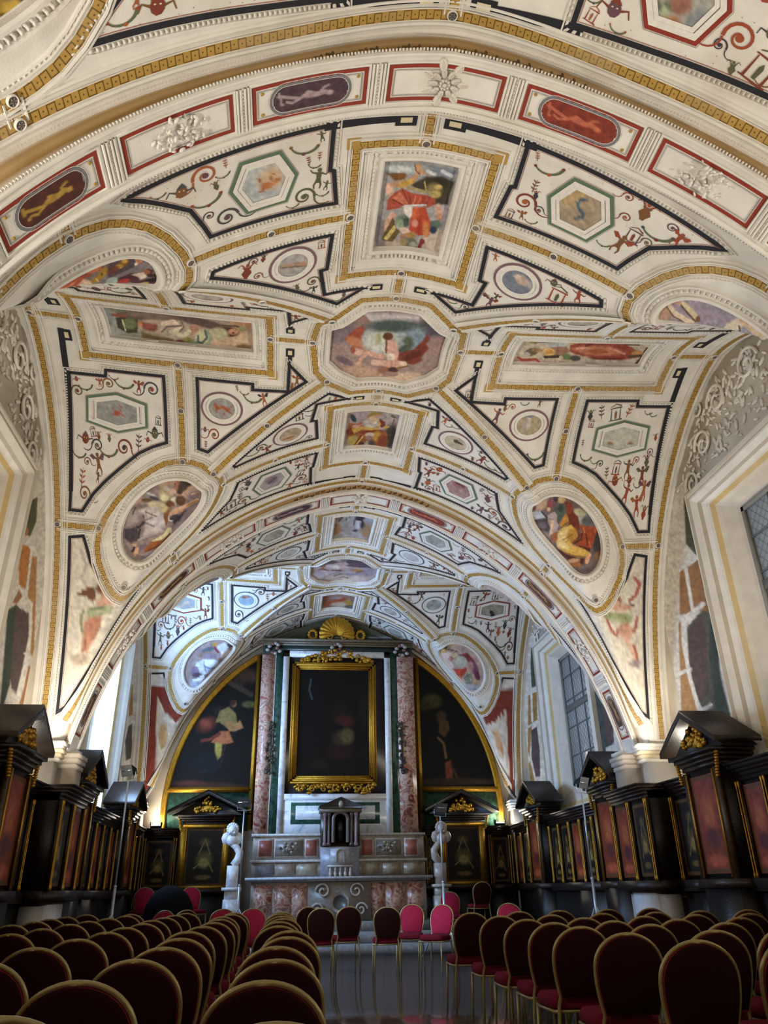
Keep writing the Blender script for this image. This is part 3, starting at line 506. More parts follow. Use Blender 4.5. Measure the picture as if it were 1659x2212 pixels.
PT['ov2L']=((400,1370),11.85,'''b 9a8a88;n .14 80;e 600 390 180 60 -15 5c6270 .6;e 480 520 160 60 -20 8e7460 .7;e 620 560 180 60 0 8c7c90 .7;e 250 940 120 110 0 82748c .7;e 300 1050 120 60 0 55485a .7;e 300 1300 220 140 -20 aeb4c6 .6;e 220 1400 100 60 0 84809c .8;e 300 1480 160 60 0 6e6674 .7
e 760 260 90 50 -20 a88430 .5;s 84343c 26 760 330 800 420 850 460;p c3c9d2 26 830 300 1000 200 1120 330 1060 420 960 520 880 420 820 360;e 1160 280 100 60 10 4f4640 .5;e 1300 270 90 80 20 cdbb9c .6;e 1250 350 60 40 0 ddc0a0 .6;e 930 200 60 30 0 b08888 .6
p ddd0c8 20 940 440 1120 380 1180 420 1060 540 960 640 900 580;s 6c4c3c 10 1000 600 1180 560;e 1300 420 110 60 -50 5a3a30 .6;e 1050 620 90 40 -20 c8a890 .6
p c6d0da 26 300 720 480 640 700 650 860 700 840 780 760 900 620 880 560 1000 480 1040 360 960 330 840 250 820;e 640 740 180 70 -10 dce4f0 .8;s 7c88a4 24 520 830 640 880 760 860;s 8894ac 16 480 700 500 840 540 980;e 860 840 60 60 0 3c5c84 .6;e 960 800 90 50 -40 8c94a0 .7;p 9ea4b4 20 560 920 800 900 760 1000 600 1040;p d0d8e0 20 400 1060 480 1040 500 1140 340 1200 180 1180 300 1140;s c49c84 18 420 1260 520 1140 740 1060;s 5c4840 10 420 1270 480 1250;e 640 1180 160 50 -35 a08a84 .6;e 620 1250 60 24 -30 8a4c5c .6''')
PT['ov2R']=((920,1370),11.85,'''b bba498;n .12 80;e 250 370 160 60 -10 a8a0a4 .7;e 600 260 260 50 8 c0aa88 .7;e 900 380 140 60 20 b09a98 .8;e 1100 1400 300 120 0 b4b8c0 .6;e 1280 1470 100 70 0 6c7494 .7;e 1130 1530 90 40 0 8094b0 .7;e 900 1300 120 80 0 c8c8c8 .7
p 8c3c3c 26 820 520 1060 480 1200 620 1300 820 1390 1100 1380 1200 1280 1150 1180 900 1080 700 960 600;e 1240 860 90 200 -20 8a5070 .7;e 1320 1050 50 120 -10 6a3450 .7;e 1150 820 70 120 -10 c48e90 .7;e 1300 1240 90 50 0 b49c78 .6
e 440 360 110 60 15 7a6a40 .5;e 440 430 80 60 0 c8a868 .6;e 490 500 60 40 0 a86850 .6;e 480 330 90 26 5 3c3830 .6;s 5c4c38 14 540 380 700 420 800 430;p e0c4b8 26 380 500 560 460 700 480 760 560 640 700 700 800 720 860 620 900 520 760 460 640;s 9c6c58 10 550 680 620 570 700 600 660 700;e 650 640 50 60 0 b08070 .7;e 760 530 60 50 0 c8c8a0 .6
e 900 710 150 150 20 b4b8ae .3;e 830 690 90 80 0 c9cbbc .8;p b8432c 24 700 880 900 890 1060 850 1040 950 940 1080 900 1180 820 1080 760 980;e 850 950 80 60 0 cc4c2c .8;e 860 1160 50 110 -10 c88058 .5;e 880 1240 50 40 0 a87440 .6;p 8a9080 20 960 1130 1060 980 1160 1040 1200 1200 1140 1290 1040 1270 1000 1200;s 4c5040 8 980 1120 1080 1040;s c8c8b4 8 1120 1080 1160 1180;e 640 1000 90 60 50 d0a8a0 .8''')
PT['ov0']=((0,0),3.95,'''b 564842;n .15 60;e 350 160 70 160 20 6b5a56 .7;e 100 560 140 90 -30 6e5868 .8;p 9a7c10 20 -100 -60 20 0 30 100 130 130 240 150 270 230 240 330 100 380 -100 420;e 100 60 100 60 0 caa830 .6;e 60 240 140 60 0 c8aa2c .7;e 240 210 34 60 0 d8c868 .6;s 4a3208 8 0 130 140 130 250 150;s 7a5c10 20 60 300 200 320;e 120 420 130 50 -20 4a2c20 .7''')
# small medallions (photo pixels)
MD={(1,'N',-1,'h'):'b b9bfbf;n .2 12;e 585 385 30 22 -30 cdb18c .9;e 575 402 14 8 -20 b8743c .4;e 592 396 8 5 -40 c88a50 .5;s a8622c 2 566 396 556 384;s a8622c 2 572 410 560 414;s a8622c 2 584 388 590 376;e 600 388 5 4 0 b8743c .5',
(1,'N',1,'h'):'b ab9a80;n .2 12;e 1240 420 34 26 0 bfa372 .9;s 46627c 3.4 1270 433 1256 431 1247 438 1250 450 1259 462 1255 470 1244 473;s 5f7f98 1.6 1258 432 1248 440',
(1,'L',1,'h'):'b 9b9c99;n .25 10;e 254 893 7 6 0 b2583c .4;s b2583c 1.2 248 888 243 880 248 876;s b2583c 1.2 259 888 263 880 258 876;s b2583c 1 246 895 240 898;s b2583c 1 261 895 268 898',
(1,'R',1,'h'):'b aeb0ac;n .2 12;e 1345 945 40 22 0 c3c0b4 .9;e 1318 958 7 3 0 9c7a58 .5;e 1361 958 7 3 0 9c7a58 .5;s 8a8678 1.2 1330 922 1352 922',
(1,'F',-1,'h'):'b a8a2a8;n .25 8;e 588 1037 14 8 -20 8f7f8e .5;s 6d5c68 1.4 580 1045 596 1032',(1,'F',1,'h'):'b b08f88;n .25 8;e 992 1047 14 8 20 9a6c68 .5;s 7c4840 1.4 984 1042 1004 1052',
(1,'N',-1,'c'):'b a9a6a4;n .2 10;s b49880 4 608 576 634 572;s b49880 5 634 573 660 570;s 7c6450 1.4 606 579 664 574;e 655 570 5 5 0 b8906c .5',(1,'N',1,'c'):'b 7c8694;n .2 10;e 1128 606 16 10 30 c8b0a0 .5;e 1118 598 8 5 0 dcc8b8 .5;e 1148 620 8 10 0 a8a8b0 .6',
(1,'L',1,'c'):'b a3a29d;n .15 10;s b05c2c 3.4 468 882 482 880 492 886;s b05c2c 1.5 470 886 466 892;s b05c2c 1.5 486 888 484 896;s b05c2c 1.5 492 888 500 894;e 466 876 5 4 0 b05c2c .5;s b05c2c 1.2 494 884 502 876',(1,'R',1,'c'):'b b0a284;n .15 10;s ccc4bc 4 1143 900 1142 922;s 8c90a4 3 1138 900 1150 898;e 1142 894 4 4 0 b08c78 .5;s b0a8b0 2 1136 910 1130 930',
(1,'F',-1,'c'):'b b5a48c;n .2 8;e 624 946 12 5 -20 c8a47c .6;s 8c6c4c 1.2 612 950 636 942',(1,'F',1,'c'):'b bfb49c;n .2 8;s 4a3c34 2 982 952 998 960;e 985 953 5 4 0 5a4838 .5',
(2,'L',1,'h'):'b a4a6a6;n .2 8;s c8b8a0 3 385 1312 405 1300',(2,'R',1,'h'):'b a39a88;n .2 8;e 1064 1330 5 9 -10 33323a .4;e 1061 1322 3 4 0 33323a .5;s 33323a 1.2 1066 1338 1062 1345',
(2,'L',1,'c'):'b 93acbc;n .2 8;s a06444 2.5 524 1290 538 1289',(2,'R',1,'c'):'b a3a7a4;n .2 8;s 8c8478 2 934 1300 940 1296;s 8c8478 1.5 936 1306 930 1308',
(2,'N',-1,'c'):'b c0bfb8;n .2 8;s b06c4c 1.5 606 1188 622 1180;s b06c4c 1.3 614 1178 616 1192',(2,'N',1,'c'):'b c0bfb8;n .2 8;s b06c4c 1.5 884 1184 900 1188',(0,'F',1,'h'):'b a8a69c;n .2 30;e 1448 52 24 18 -20 b08050 .5;e 1470 10 26 22 0 9c6c5c .5;s 66745a 5 1420 4 1432 28 1446 20 1440 8;e 1435 24 9 9 0 a8b48c .6;e 1500 50 20 40 30 8c9294 .8'}
def hexcanv(V,par,poly,bay,k,s):
    canvas('hexagon_medallion',V,poly,MD.get((bay,k,s,'h'),'b a9a79d;n .3 14'),M_FR,par,du=.0055 if bay!=2 else .009,depth=.004)
def circcanv(V,par,poly,bay,k,s):
    canvas('round_medallion',V,poly,MD.get((bay,k,s,'c'),'b b3ad9f;n .3 14'),M_FR,par,du=.0055 if bay!=2 else .009,depth=.004)
CH={(1,-1,1):'''b d6d0c0;n .08 20;s b9b4ac 3.5 175 1190 186 1220 176 1250 186 1262;p 7c5238 3 165 1283 190 1268 205 1272 208 1290 200 1302 185 1288;p 7c5238 3 245 1290 258 1276 265 1290 258 1300 245 1302;e 228 1300 20 12 -10 cfa58c .4;p c8987c 6 180 1342 222 1328 218 1350 200 1385 190 1412 176 1405 178 1370;e 200 1350 16 22 20 b98468 .6;s c08c70 7 190 1370 182 1402;s b98468 7 210 1350 198 1380;s a8705c 2 186 1380 180 1410;e 226 1275 15 14 0 b98c6c .4;e 220 1271 14 10 0 6e4c34 .6;e 230 1281 9 8 0 d8a88c .6;e 227 1283 2 1.2 0 6e3c30;p a8b08c 4 184 1315 245 1308 240 1326 190 1334;s 7f8a6c 1.2 192 1316 238 1312;s 8c9470 3 180 1318 174 1340 178 1366;e 172 1425 20 12 0 b0a08c .8''',
(1,1,1):'''b d6d0c0;n .08 20;s b0605c 4 1372 1250 1382 1262 1374 1285 1360 1298;s b46a5c 3 1312 1340 1320 1360 1332 1375 1334 1362;s b46a5c 3.5 1376 1336 1372 1360 1362 1368;p 8c5044 3 1290 1312 1302 1304 1312 1316 1298 1322;p 5c5058 3 1360 1300 1375 1310 1362 1314;e 1340 1312 26 9 0 cfa58c .4;p dcb49c 6 1335 1350 1362 1350 1366 1372 1360 1390 1374 1412 1376 1428 1368 1424 1356 1395 1344 1380;e 1350 1360 14 16 0 d0a088 .6;s b06c54 3 1370 1395 1376 1420;e 1328 1298 15 14 0 9c6c48 .4;e 1330 1304 9 8 0 e0b49c .6;p a0a878 4 1302 1322 1368 1328 1362 1346 1306 1336;s 6c7850 1.2 1318 1330 1352 1334;e 1372 1435 14 8 0 9c8c90 .7;s b46a5c 2 1366 1390 1376 1410''',
(2,-1,1):'b d2cec4;n .1 14;p 8c3c2c 4 312 1480 368 1486 374 1512 400 1540 380 1562 352 1535 340 1508 338 1600 334 1740 300 1740 306 1600;s e0d4bc 1.2 341 1510 338 1600 330 1735;s e0d4bc 1.2 341 1510 356 1540 380 1562;s b89c5c 4 350 1565 358 1590 350 1615;e 352 1585 9 26 5 c8a878 .5',
(2,1,1):'b d2cec4;n .1 14;p 8c3c2c 4 1082 1490 1120 1486 1118 1600 1116 1740 1102 1740 1096 1640 1094 1540 1070 1560 1050 1566 1042 1546 1068 1524;s e0d4bc 1.2 1092 1534 1098 1650 1106 1735;s e0d4bc 1.2 1092 1534 1070 1560 1050 1568;s c08c4c 3 1066 1580 1080 1600 1086 1630;e 1076 1600 6 24 -10 d0a878 .5'}
def cherub(V,par,poly,bay,sx,sy):
    if bay==0 or sy<0: return
    canvas('spandrel_fresco',V,ccw(poly),CH.get((bay,sx,sy),'b d6d0c0'),M_FR,par,du=.005 if bay==1 else .008,depth=.003,cfun=None)
    if bay==1:
        # the two letters groups on the tablets
        pass
# ---------------------------------------------------------------- grotesque ornament on the pale panels
COLS=['7c3c2c','4c4a4c','7c5430','98482e','5a5a44','684850','3c3a40','a45c34']
def orn(surf,mb,q,size,ang,kind,rnd,sz_u):
    """a painted motif of about `size` metres at surface coordinate q"""
    c=rnd.choice(COLS);c2=rnd.choice(COLS);ca,sa=math.cos(ang),math.sin(ang)
    def put(pts,col,h=.0055):
        a=np.array([(x*ca-y*sa,x*sa+y*ca) for x,y in pts])*size
        Q=np.array(q)+a/np.array([4.8,3.88])*sz_u;P=surf(Q)+surf.normal(Q)*h;mb.add(P,[tuple(range(len(pts)))],col)
    def stroke(pts,w,col,h=.005):
        pts=np.array(pts,float);T=np.gradient(pts,axis=0);T/=np.linalg.norm(T,axis=1,keepdims=True)+1e-9;Nn=np.stack([-T[:,1],T[:,0]],1)
        ww=w*np.linspace(1,.45,len(pts))[:,None];A=pts+Nn*ww;B=pts-Nn*ww
        R=np.vstack([A,B]);R=np.stack([R[:,0]*ca-R[:,1]*sa,R[:,0]*sa+R[:,1]*ca],1)*size
        Q=np.array(q)+R/np.array([4.8,3.88])*sz_u;P=surf(Q)+surf.normal(Q)*h;n=len(pts);mb.add(P,[(i,i+1,n+i+1,n+i) for i in range(n-1)],col)
    ell=lambda x,y,a,b,n=9:[(x+a*math.cos(2*math.pi*i/n),y+b*math.sin(2*math.pi*i/n)) for i in range(n)]
    if kind=='scroll':
        s=rnd.choice((-1,1));th=np.linspace(0,8.2,22);r=.5*(1-th/10.5);stroke(np.stack([r*np.cos(th)*s,r*np.sin(th)],1),.06,c);put(ell(0,0,.13,.13),c2)
        th=np.linspace(3.2,5.6,8);stroke(np.stack([s*(.5+.42+.42*np.cos(th)),.42*np.sin(th)],1),.04,c)
    elif kind=='figure':
        put(ell(0,.42,.1,.11),c);put([(-.13,.3),(.13,.3),(.09,-.02),(.15,-.25),(-.13,-.28),(-.09,0)],c);stroke([(-.08,-.2),(-.14,-.4),(-.1,-.6)],.05,c);stroke([(.08,-.2),(.18,-.38),(.14,-.6)],.05,c)
        stroke([(.12,.25),(.3,.3),(.42,.45)],.045,c2);stroke([(-.12,.25),(-.32,.15),(-.42,.3)],.045,c2)
        if rnd.random()<.6: put([(-.1,.28),(-.34,.5),(-.5,.42),(-.3,.2)],c2);put([(.1,.28),(.34,.5),(.5,.42),(.3,.2)],c2)
    elif kind=='vase':
        put([(-.08,-.4),(.08,-.4),(.1,-.3),(.24,-.05),(.12,.18),(.2,.3),(-.2,.3),(-.12,.18),(-.24,-.05),(-.1,-.3)],c);stroke([(-.1,.3),(-.3,.55),(-.45,.4)],.04,c2);stroke([(.1,.3),(.3,.55),(.45,.4)],.04,c2);put(ell(0,.45,.08,.12),c2)
    elif kind=='mask':
        put(ell(0,0,.22,.28),c);put(ell(-.08,.06,.04,.03,6),'d8c8a8',.0065);put(ell(.08,.06,.04,.03,6),'d8c8a8',.0065);put([(-.2,.18),(0,.42),(.2,.18)],c2);stroke([(.2,0),(.45,.1),(.55,-.15)],.04,c2);stroke([(-.2,0),(-.45,.1),(-.55,-.15)],.04,c2)
    elif kind=='garland':
        th=np.linspace(math.pi*1.08,math.pi*1.92,12);stroke(np.stack([.6*np.cos(th),.25+.5*np.sin(th)],1),.07,'5f6a50');put(ell(-.58,.1,.07,.07),c);put(ell(.58,.1,.07,.07),c);put(ell(0,-.27,.09,.08),c2)
    elif kind=='sprig':
        stroke([(0,-.5),(.02,0),(0,.5)],.022,c)
        for y in(-.3,-.05,.2): put([(0,y),(.16,y+.1),(.2,y+.2),(.04,y+.12)],c2);put([(0,y),(-.16,y+.1),(-.2,y+.2),(-.04,y+.12)],c2)
    elif kind=='arch':
        stroke([(-.3,-.5),(-.3,.3)],.045,c);stroke([(.3,-.5),(.3,.3)],.045,c);stroke([(-.4,.34),(.4,.34)],.05,c);stroke([(-.45,-.5),(.45,-.5)],.05,c);stroke([(-.35,.45),(0,.62),(.35,.45)],.04,c2);put([(-.06,-.4),(.06,-.4),(.08,0),(0,.16),(-.08,0)],c2)
    else:
        put([(-.14,0),(0,-.05),(.14,0),(0,.05)],c);put([(0,-.14),(.05,0),(0,.14),(-.05,0)],c)
KINDS=['scroll','figure','vase','mask','garland','sprig','figure','garland','arch','scroll','vase']
def grotesque(V,par,panel,med,bay,seed,up):
    rnd=random.Random(seed);mb=MB();p=np.asarray(panel);lo=p.min(0);hi=p.max(0);pts=[]
    medp=np.asarray(insetp(med,1.2));cen=p.mean(0)
    def inside(q,sz):
        for dx,dy in((0,0),(1,0),(-1,0),(0,1),(0,-1)):
            a=np.array([[q[0]+dx*sz/4.8,q[1]+dy*sz/3.88]])
            if not inpoly(a[:,0],a[:,1],p)[0] or inpoly(a[:,0],a[:,1],medp)[0]: return False
        return True
    for sz,tries,sep in((.115,260,.82),(.085,320,.8),(.055,360,.8),(.026,360,.95)):
        for _ in range(tries):
            q=(rnd.uniform(lo[0],hi[0]),rnd.uniform(lo[1],hi[1]))
            if not inside(q,sz): continue
            if any(math.hypot((q[0]-a[0])*4.8,(q[1]-a[1])*3.88)<(sz+s2)*sep for a,s2 in pts): continue
            pts.append((q,sz));kd='dot' if sz<.04 else rnd.choice(KINDS)
            orn(V,mb,q,sz*1.95 if sz>.04 else sz*1.6,up+rnd.uniform(-.25,.25),kd,rnd,1.0)
    mb.build('grotesque_ornament',M_FR,par)
bays={}
for b,yc,sevs,cor in ((1,YC1,'LRNF',ALLC),(2,YC2,'LRNF',ALLC),(0,YC0,'F',[(-1,1),(1,1)])):
    o,V=shell(b,yc,holes(sevs,cor,b!=0),name='ceiling');bays[b]=(o,V)
    decorate(V,o,sevs,cor,b)
def fres(name,b,poly,key,du=.0045):
    o,V=bays[b];org,sc,ops=PT[key];canvas(name,V,ccw(poly),ops,M_FR,o,org,sc,du=du,dv=du*1.2,depth=-.038)
def rp(k):
    a,c,r0,r1=RECT[k];a-=.004;c+=.004;r0-=.004;r1+=.004;return [SEV[k](*x) for x in[(a,r0),(c,r0),(c,r1),(a,r1)]]
BIG=lambda p,k=1.03:[tuple(x) for x in insetp(p,k)]
fres('octagonal_fresco',1,BIG(OCT),'oct1',.0024);fres('octagonal_fresco',2,BIG(OCT),'oct2',.006)
for k,key in zip('NLRF',('rectN','rectL','rectR','rectF')): fres('rectangular_fresco',1,rp(k),key,.0022)
for k,key in zip('NLRF',('rect2N','rectL','rectR','rect2F')): fres('rectangular_fresco',2,rp(k),key,.006)
for b,lst in ((1,(('ovNL',-1,-1),('ovNR',1,-1),('ovL',-1,1),('ovR',1,1))),(2,(('ov2L',-1,-1),('ov2R',1,-1),('ov2L',-1,1),('ov2R',1,1))),(0,(('ov0',-1,1),('ov0',1,1)))):
    for key,sx,sy in lst: fres('oval_fresco',b,[(sx*u,sy*(v+(.05 if b==0 else 0))) for u,v in BIG(OVP,1.035)],key,.0024 if b==1 else .005)
# ---------------------------------------------------------------- transverse arches
def flower(mb,P,N,a,b,R,rnd,kind):
    ax=lambda t:a*math.cos(t)+b*math.sin(t)
    if kind==0:
        for ring,(n,r,s) in enumerate(((7,R*.72,R*.3),(9,R*.42,R*.2))):
            for i in range(n):
                t=2*math.pi*(i+.5*ring)/n;e=ax(t);g=np.cross(N,e)
                mb.ball(P+e*r+N*(.012+.012*ring),(s,s*.55,.02),WHITE,8,ax=[e,g,N])
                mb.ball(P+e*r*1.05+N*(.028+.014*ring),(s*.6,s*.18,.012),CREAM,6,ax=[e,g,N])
        for i in range(9):
            t=2*math.pi*i/9;mb.ball(P+ax(t)*R*.17+N*.035,R*.06,WHITE,6)
        mb.ball(P+N*.04,R*.08,WHITE,8)
    else:
        for i in range(46):
            t=rnd.uniform(0,6.28);r=R*rnd.uniform(0,1.0)**.6;q=P+a*math.cos(t)*r*1.25+b*math.sin(t)*r*.8;e=ax(rnd.uniform(0,6.28));g=np.cross(N,e);s=R*rnd.uniform(.08,.2)
            mb.ball(q+N*rnd.uniform(.01,.05),(s,s*.5,s*.4),WHITE,6,ax=[e,g,N])
for ai,(y0,y1) in enumerate(((YC0+BB,YC1-BB),(YA,YA2))):
    sf=Soffit(y0,y1,*((.31,.42) if ai==0 else (.14,.07)));us=np.linspace(-.948,.948,150);mb=MB();ws=np.linspace(0,1,8)
    Q=np.array([(u,w_) for u in us for w_ in ws]);X=sf(Q);mb.add(X,[(i*8+j,i*8+j+1,(i+1)*8+j+1,(i+1)*8+j) for i in range(149) for j in range(7)],WHITE)
    arch=mb.build('trim_1' if ai==0 else 'trim_2',M_PL,smooth=True);arch['kind']='structure'
    # faces
    mb=MB()
    for w_,yy in((0,y0),(1,y1)):
        B=sf([(u,w_) for u in us]);T=np.stack([np.where(us<0,us*AL,us*AR),np.full(150,yy),np.maximum(ZS+(HH+KF)*prof(us),ZSP)],1);T[:,2]+=.03-(.17*(.3+.7*sst(np.abs(us),0,.35)) if (ai==0 and w_==0) else 0)
        k=5;V=np.concatenate([T+(B-T)*j/k for j in range(k+1)])
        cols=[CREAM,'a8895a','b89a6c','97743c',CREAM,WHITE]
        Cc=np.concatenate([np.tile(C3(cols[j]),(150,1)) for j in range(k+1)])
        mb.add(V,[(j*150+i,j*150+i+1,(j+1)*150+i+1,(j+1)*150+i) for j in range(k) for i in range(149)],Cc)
    mb.build('arch_face',M_PL,arch,smooth=True)
    mb=MB();rnd=random.Random(3+ai)
    # painted scrolls at the crown of the near face
    for i in range(26):
        u=-.26+i*.0208;P=sf([(u,0)])[0]+np.array([0,-.006,.09+.02*math.sin(i*1.7)]);c=rnd.choice(['6b4a22','7c5a2c','5d4a2a'])
        mb.ball(P,(.035,.004,.018),c,7);mb.ball(P+[.03,-.001,.02],(.012,.004,.03),c,6)
    mb.build('painted_frieze',M_FR,arch)
    mo=MB()
    for w_,sg in((0.0,1),(1.0,-1)):
        fr=frames(sf,[(-.94,w_),(.94,w_)],False,.08)
        sd=-sg
        strip(mo,fr,[(-.004*sg*-1,-.06),(sg*.0,.02),(sg*.02,.032),(sg*.035,.03),(sg*.04,.004)],[WHITE]*4)
        t0,t1=sorted((sg*.045,sg*.065));dentils(mo,fr,t0,t1,0,.014,.03,.6,WHITE)
    mo.build('moulding',M_PL,arch)
    segs=[(-.932,-.888),(-.863,-.788),(-.75,-.623),(-.583,-.412),(-.372,-.167),(-.118,.118),(.167,.372),(.414,.583),(.622,.75),(.788,.863),(.888,.932)]
    for si,(ua,ub) in enumerate(segs):
        mb=MB();mo=MB();poly=ccw([(ua,.19),(ub,.19),(ub,.84),(ua,.84)]);fr=frames(sf,poly,True,.07)
        strip(mb,fr,[(-.016,.006),(.016,.006)],[RED]);strip(mb,fr,[(-.034,.005),(-.03,.005)],['7c6a64']);strip(mb,fr,[(-.042,.005),(-.04,.005)],['7c6a64'])
        strip(mo,fr,[(.022,0),(.026,.014),(.04,.014),(.044,0)],[WHITE]*3)
        uc=(ua+ub)/2;hu=(ub-ua)/2;Pc=sf([(uc,.515)])[0];Nc=sf.normal([(uc,.515)])[0];a=np.cross(Nc,[0,1,0]);a/=np.linalg.norm(a);b=np.array([0,1.,0])
        if si%2==0:
            def stad(k,kw,n=10):
                rw=.26*kw;L=abs(hu)*.70*k;ru=rw*(y1-y0)/max(.3,np.linalg.norm(sf([(uc+.01,0)])-sf([(uc-.01,0)]))/.02)
                return [(uc+(L-ru)+ru*math.cos(t),.515+rw*math.sin(t)) for t in np.linspace(-math.pi/2,math.pi/2,n)]+[(uc-(L-ru)-ru*math.cos(t),.515-rw*math.sin(t)) for t in np.linspace(-math.pi/2,math.pi/2,n)]
            st=ccw(stad(1,1));f2=frames(sf,st,True,.06);strip(mb,f2,[(-.004,.006),(.022,.006)],['77777c']);strip(mb,f2,[(.024,.007),(.028,.007)],['e6e2d8']);strip(mb,f2,[(-.008,.008),(-.004,.008)],['e6e2d8'])
            bg={2:'5a3026',4:'57404a',6:'8c3a26',8:'6e4a30'}.get(si,'5c4438');fg={2:'b08c2c',4:'a89498',6:'c06a4c'}.get(si,'b08c5c')
            def cf(Qq,PP,uc=uc,hu=hu,bg=bg,fg=fg):
                xx=np.stack([(Qq[:,0]-uc)/abs(hu)*100,(Qq[:,1]-.515)*100],1)
                return paint(xx,f'b {bg};n .3 14;s {fg} 3 -58 -8 -40 -2 -20 4 -6 -4;s {fg} 4.5 -6 -4 10 2 26 0;e 34 3 7 5 0 {fg} .5;s {fg} 2.5 -20 4 -34 10 -44 6;s {fg} 2.5 14 2 24 -10 32 -12;s {fg} 2 -58 -14 -52 10;e 0 2 14 5 0 {fg} .9')
            canvas('oval_medallion',sf,stad(.97,.94),'',M_FR,arch,du=.0035,dv=.016,depth=.005,cfun=cf)
            for dx in(-.86,.86):
                for dw in(-.2,.2): mb.ball(sf([(uc+dx*hu,.515+dw)])[0]+Nc*.004,(.016,.016,.004),'a88a3c',8,ax=[a,b,Nc])
        else:
            fm=MB();flower(fm,Pc,Nc,a,b,.23 if si==5 else .2,rnd,0 if si==5 else 1);fm.build('stucco_flower',M_PL,arch,smooth=True)
        mb.build('painted_border',M_FR,arch);mo.build('moulding',M_PL,arch)
        if si<len(segs)-1:
            mo=MB();ue=ub;un=segs[si+1][0];um=(ue+un)/2;fr=frames(sf,[(um,.1),(um,.93)],False,.06)
            for off in(-.05,-.02,.02,.05): strip(mo,fr,[(off-.011,0),(off-.006,.02),(off+.006,.02),(off+.011,0)],[WHITE]*3)
            dentils(mo,fr,-.008,.008,0,.016,.03,.6,WHITE);mo.build('moulding',M_PL,arch)
# ================================================================ ROOM SHELL
XR,XL=5.02,-4.94;YB=-3.95
def bx(*a): mb=MB();mb.box(*a);return mb
def floor_mat():
    m=mat('glazed_floor_tiles',.14,0,'4a3a30',spec=.6,coat=.3);nt=m.node_tree;n=nt.nodes;L=nt.links;b=n['Principled BSDF']
    g=n.new('ShaderNodeNewGeometry');mp=n.new('ShaderNodeMapping');mp.inputs['Rotation'].default_value=(0,0,math.radians(45));mp.inputs['Scale'].default_value=(5,5,5)
    L.new(g.outputs['Position'],mp.inputs[0]);br=n.new('ShaderNodeTexBrick');br.offset=.5;br.inputs['Scale'].default_value=1.0;br.inputs['Mortar Size'].default_value=.03
    br.inputs['Color1'].default_value=(.16,.09,.065,1);br.inputs['Color2'].default_value=(.08,.07,.065,1);br.inputs['Mortar'].default_value=(.02,.018,.016,1)
    L.new(mp.outputs[0],br.inputs['Vector']);L.new(br.outputs[0],b.inputs['Base Color'])
    t=n.new('ShaderNodeTexNoise');t.inputs['Scale'].default_value=7;L.new(g.outputs['Position'],t.inputs['Vector']);bp=n.new('ShaderNodeBump');bp.inputs['Strength'].default_value=.12;bp.inputs['Distance'].default_value=.01
    L.new(t.outputs[0],bp.inputs['Height']);L.new(bp.outputs[0],b.inputs['Normal']);return m
M_FLOOR=floor_mat()
o=bx(-5.6,YB-.3,-.12,5.8,21,0,'4a3a30').build('floor',M_FLOOR);o['kind']='structure'
o=bx(-5.6,YB-.3,0,5.8,YB,8.4,'8a8272').build('wall_rear',M_WALL);o['kind']='structure'
o=bx(-5.6,YW,0,5.8,YW+.3,8.4,'b8ac9a').build('wall_altar',M_WALL);o['kind']='structure'
WZ0,WZ1,WH=2.52,6.42,1.52      # window opening on the room side
def sidewall(sx):
    X=XR if sx>0 else XL;mb=MB();ys=[YB-.3]
    wins=[YC1,YC2] 
    T=.75
    def slab(y0,y1,z0,z1): mb.box(min(X,X+sx*T),y0,z0,max(X,X+sx*T),y1,z1,'c4bba8')
    y=YB-.3
    for c in wins:
        slab(y,c-WH,0,8.4);slab(c-WH,c+WH,0,WZ0);slab(c-WH,c+WH,WZ1,8.4);y=c+WH
    slab(y,YW+.3,0,8.4)
    o=mb.build('wall_left' if sx<0 else 'wall_right',M_WALL);o['kind']='structure';return o
WALLS={sx:sidewall(sx) for sx in(-1,1)}
M_GLASS_R=mat('leaded_pane_dull',.3,0,'a4a8a8',noise=.12,nscale=9,spec=.5,emit=('8c9498',.42))
def glass_clear():
    m=bpy.data.materials.new('leaded_pane_clear');m.use_nodes=True;nt=m.node_tree;nt.nodes.clear();o=nt.nodes.new('ShaderNodeOutputMaterial')
    a=nt.nodes.new('ShaderNodeBsdfTransparent');g=nt.nodes.new('ShaderNodeBsdfGlossy');g.inputs['Roughness'].default_value=.1;x=nt.nodes.new('ShaderNodeMixShader');x.inputs[0].default_value=.08
    a.inputs[0].default_value=(.85,.92,1,1);nt.links.new(a.outputs[0],x.inputs[1]);nt.links.new(g.outputs[0],x.inputs[2]);nt.links.new(x.outputs[0],o.inputs[0]);return m
M_GLASS_C=glass_clear()
M_LEAD=mat('lead_came',.6,.2)
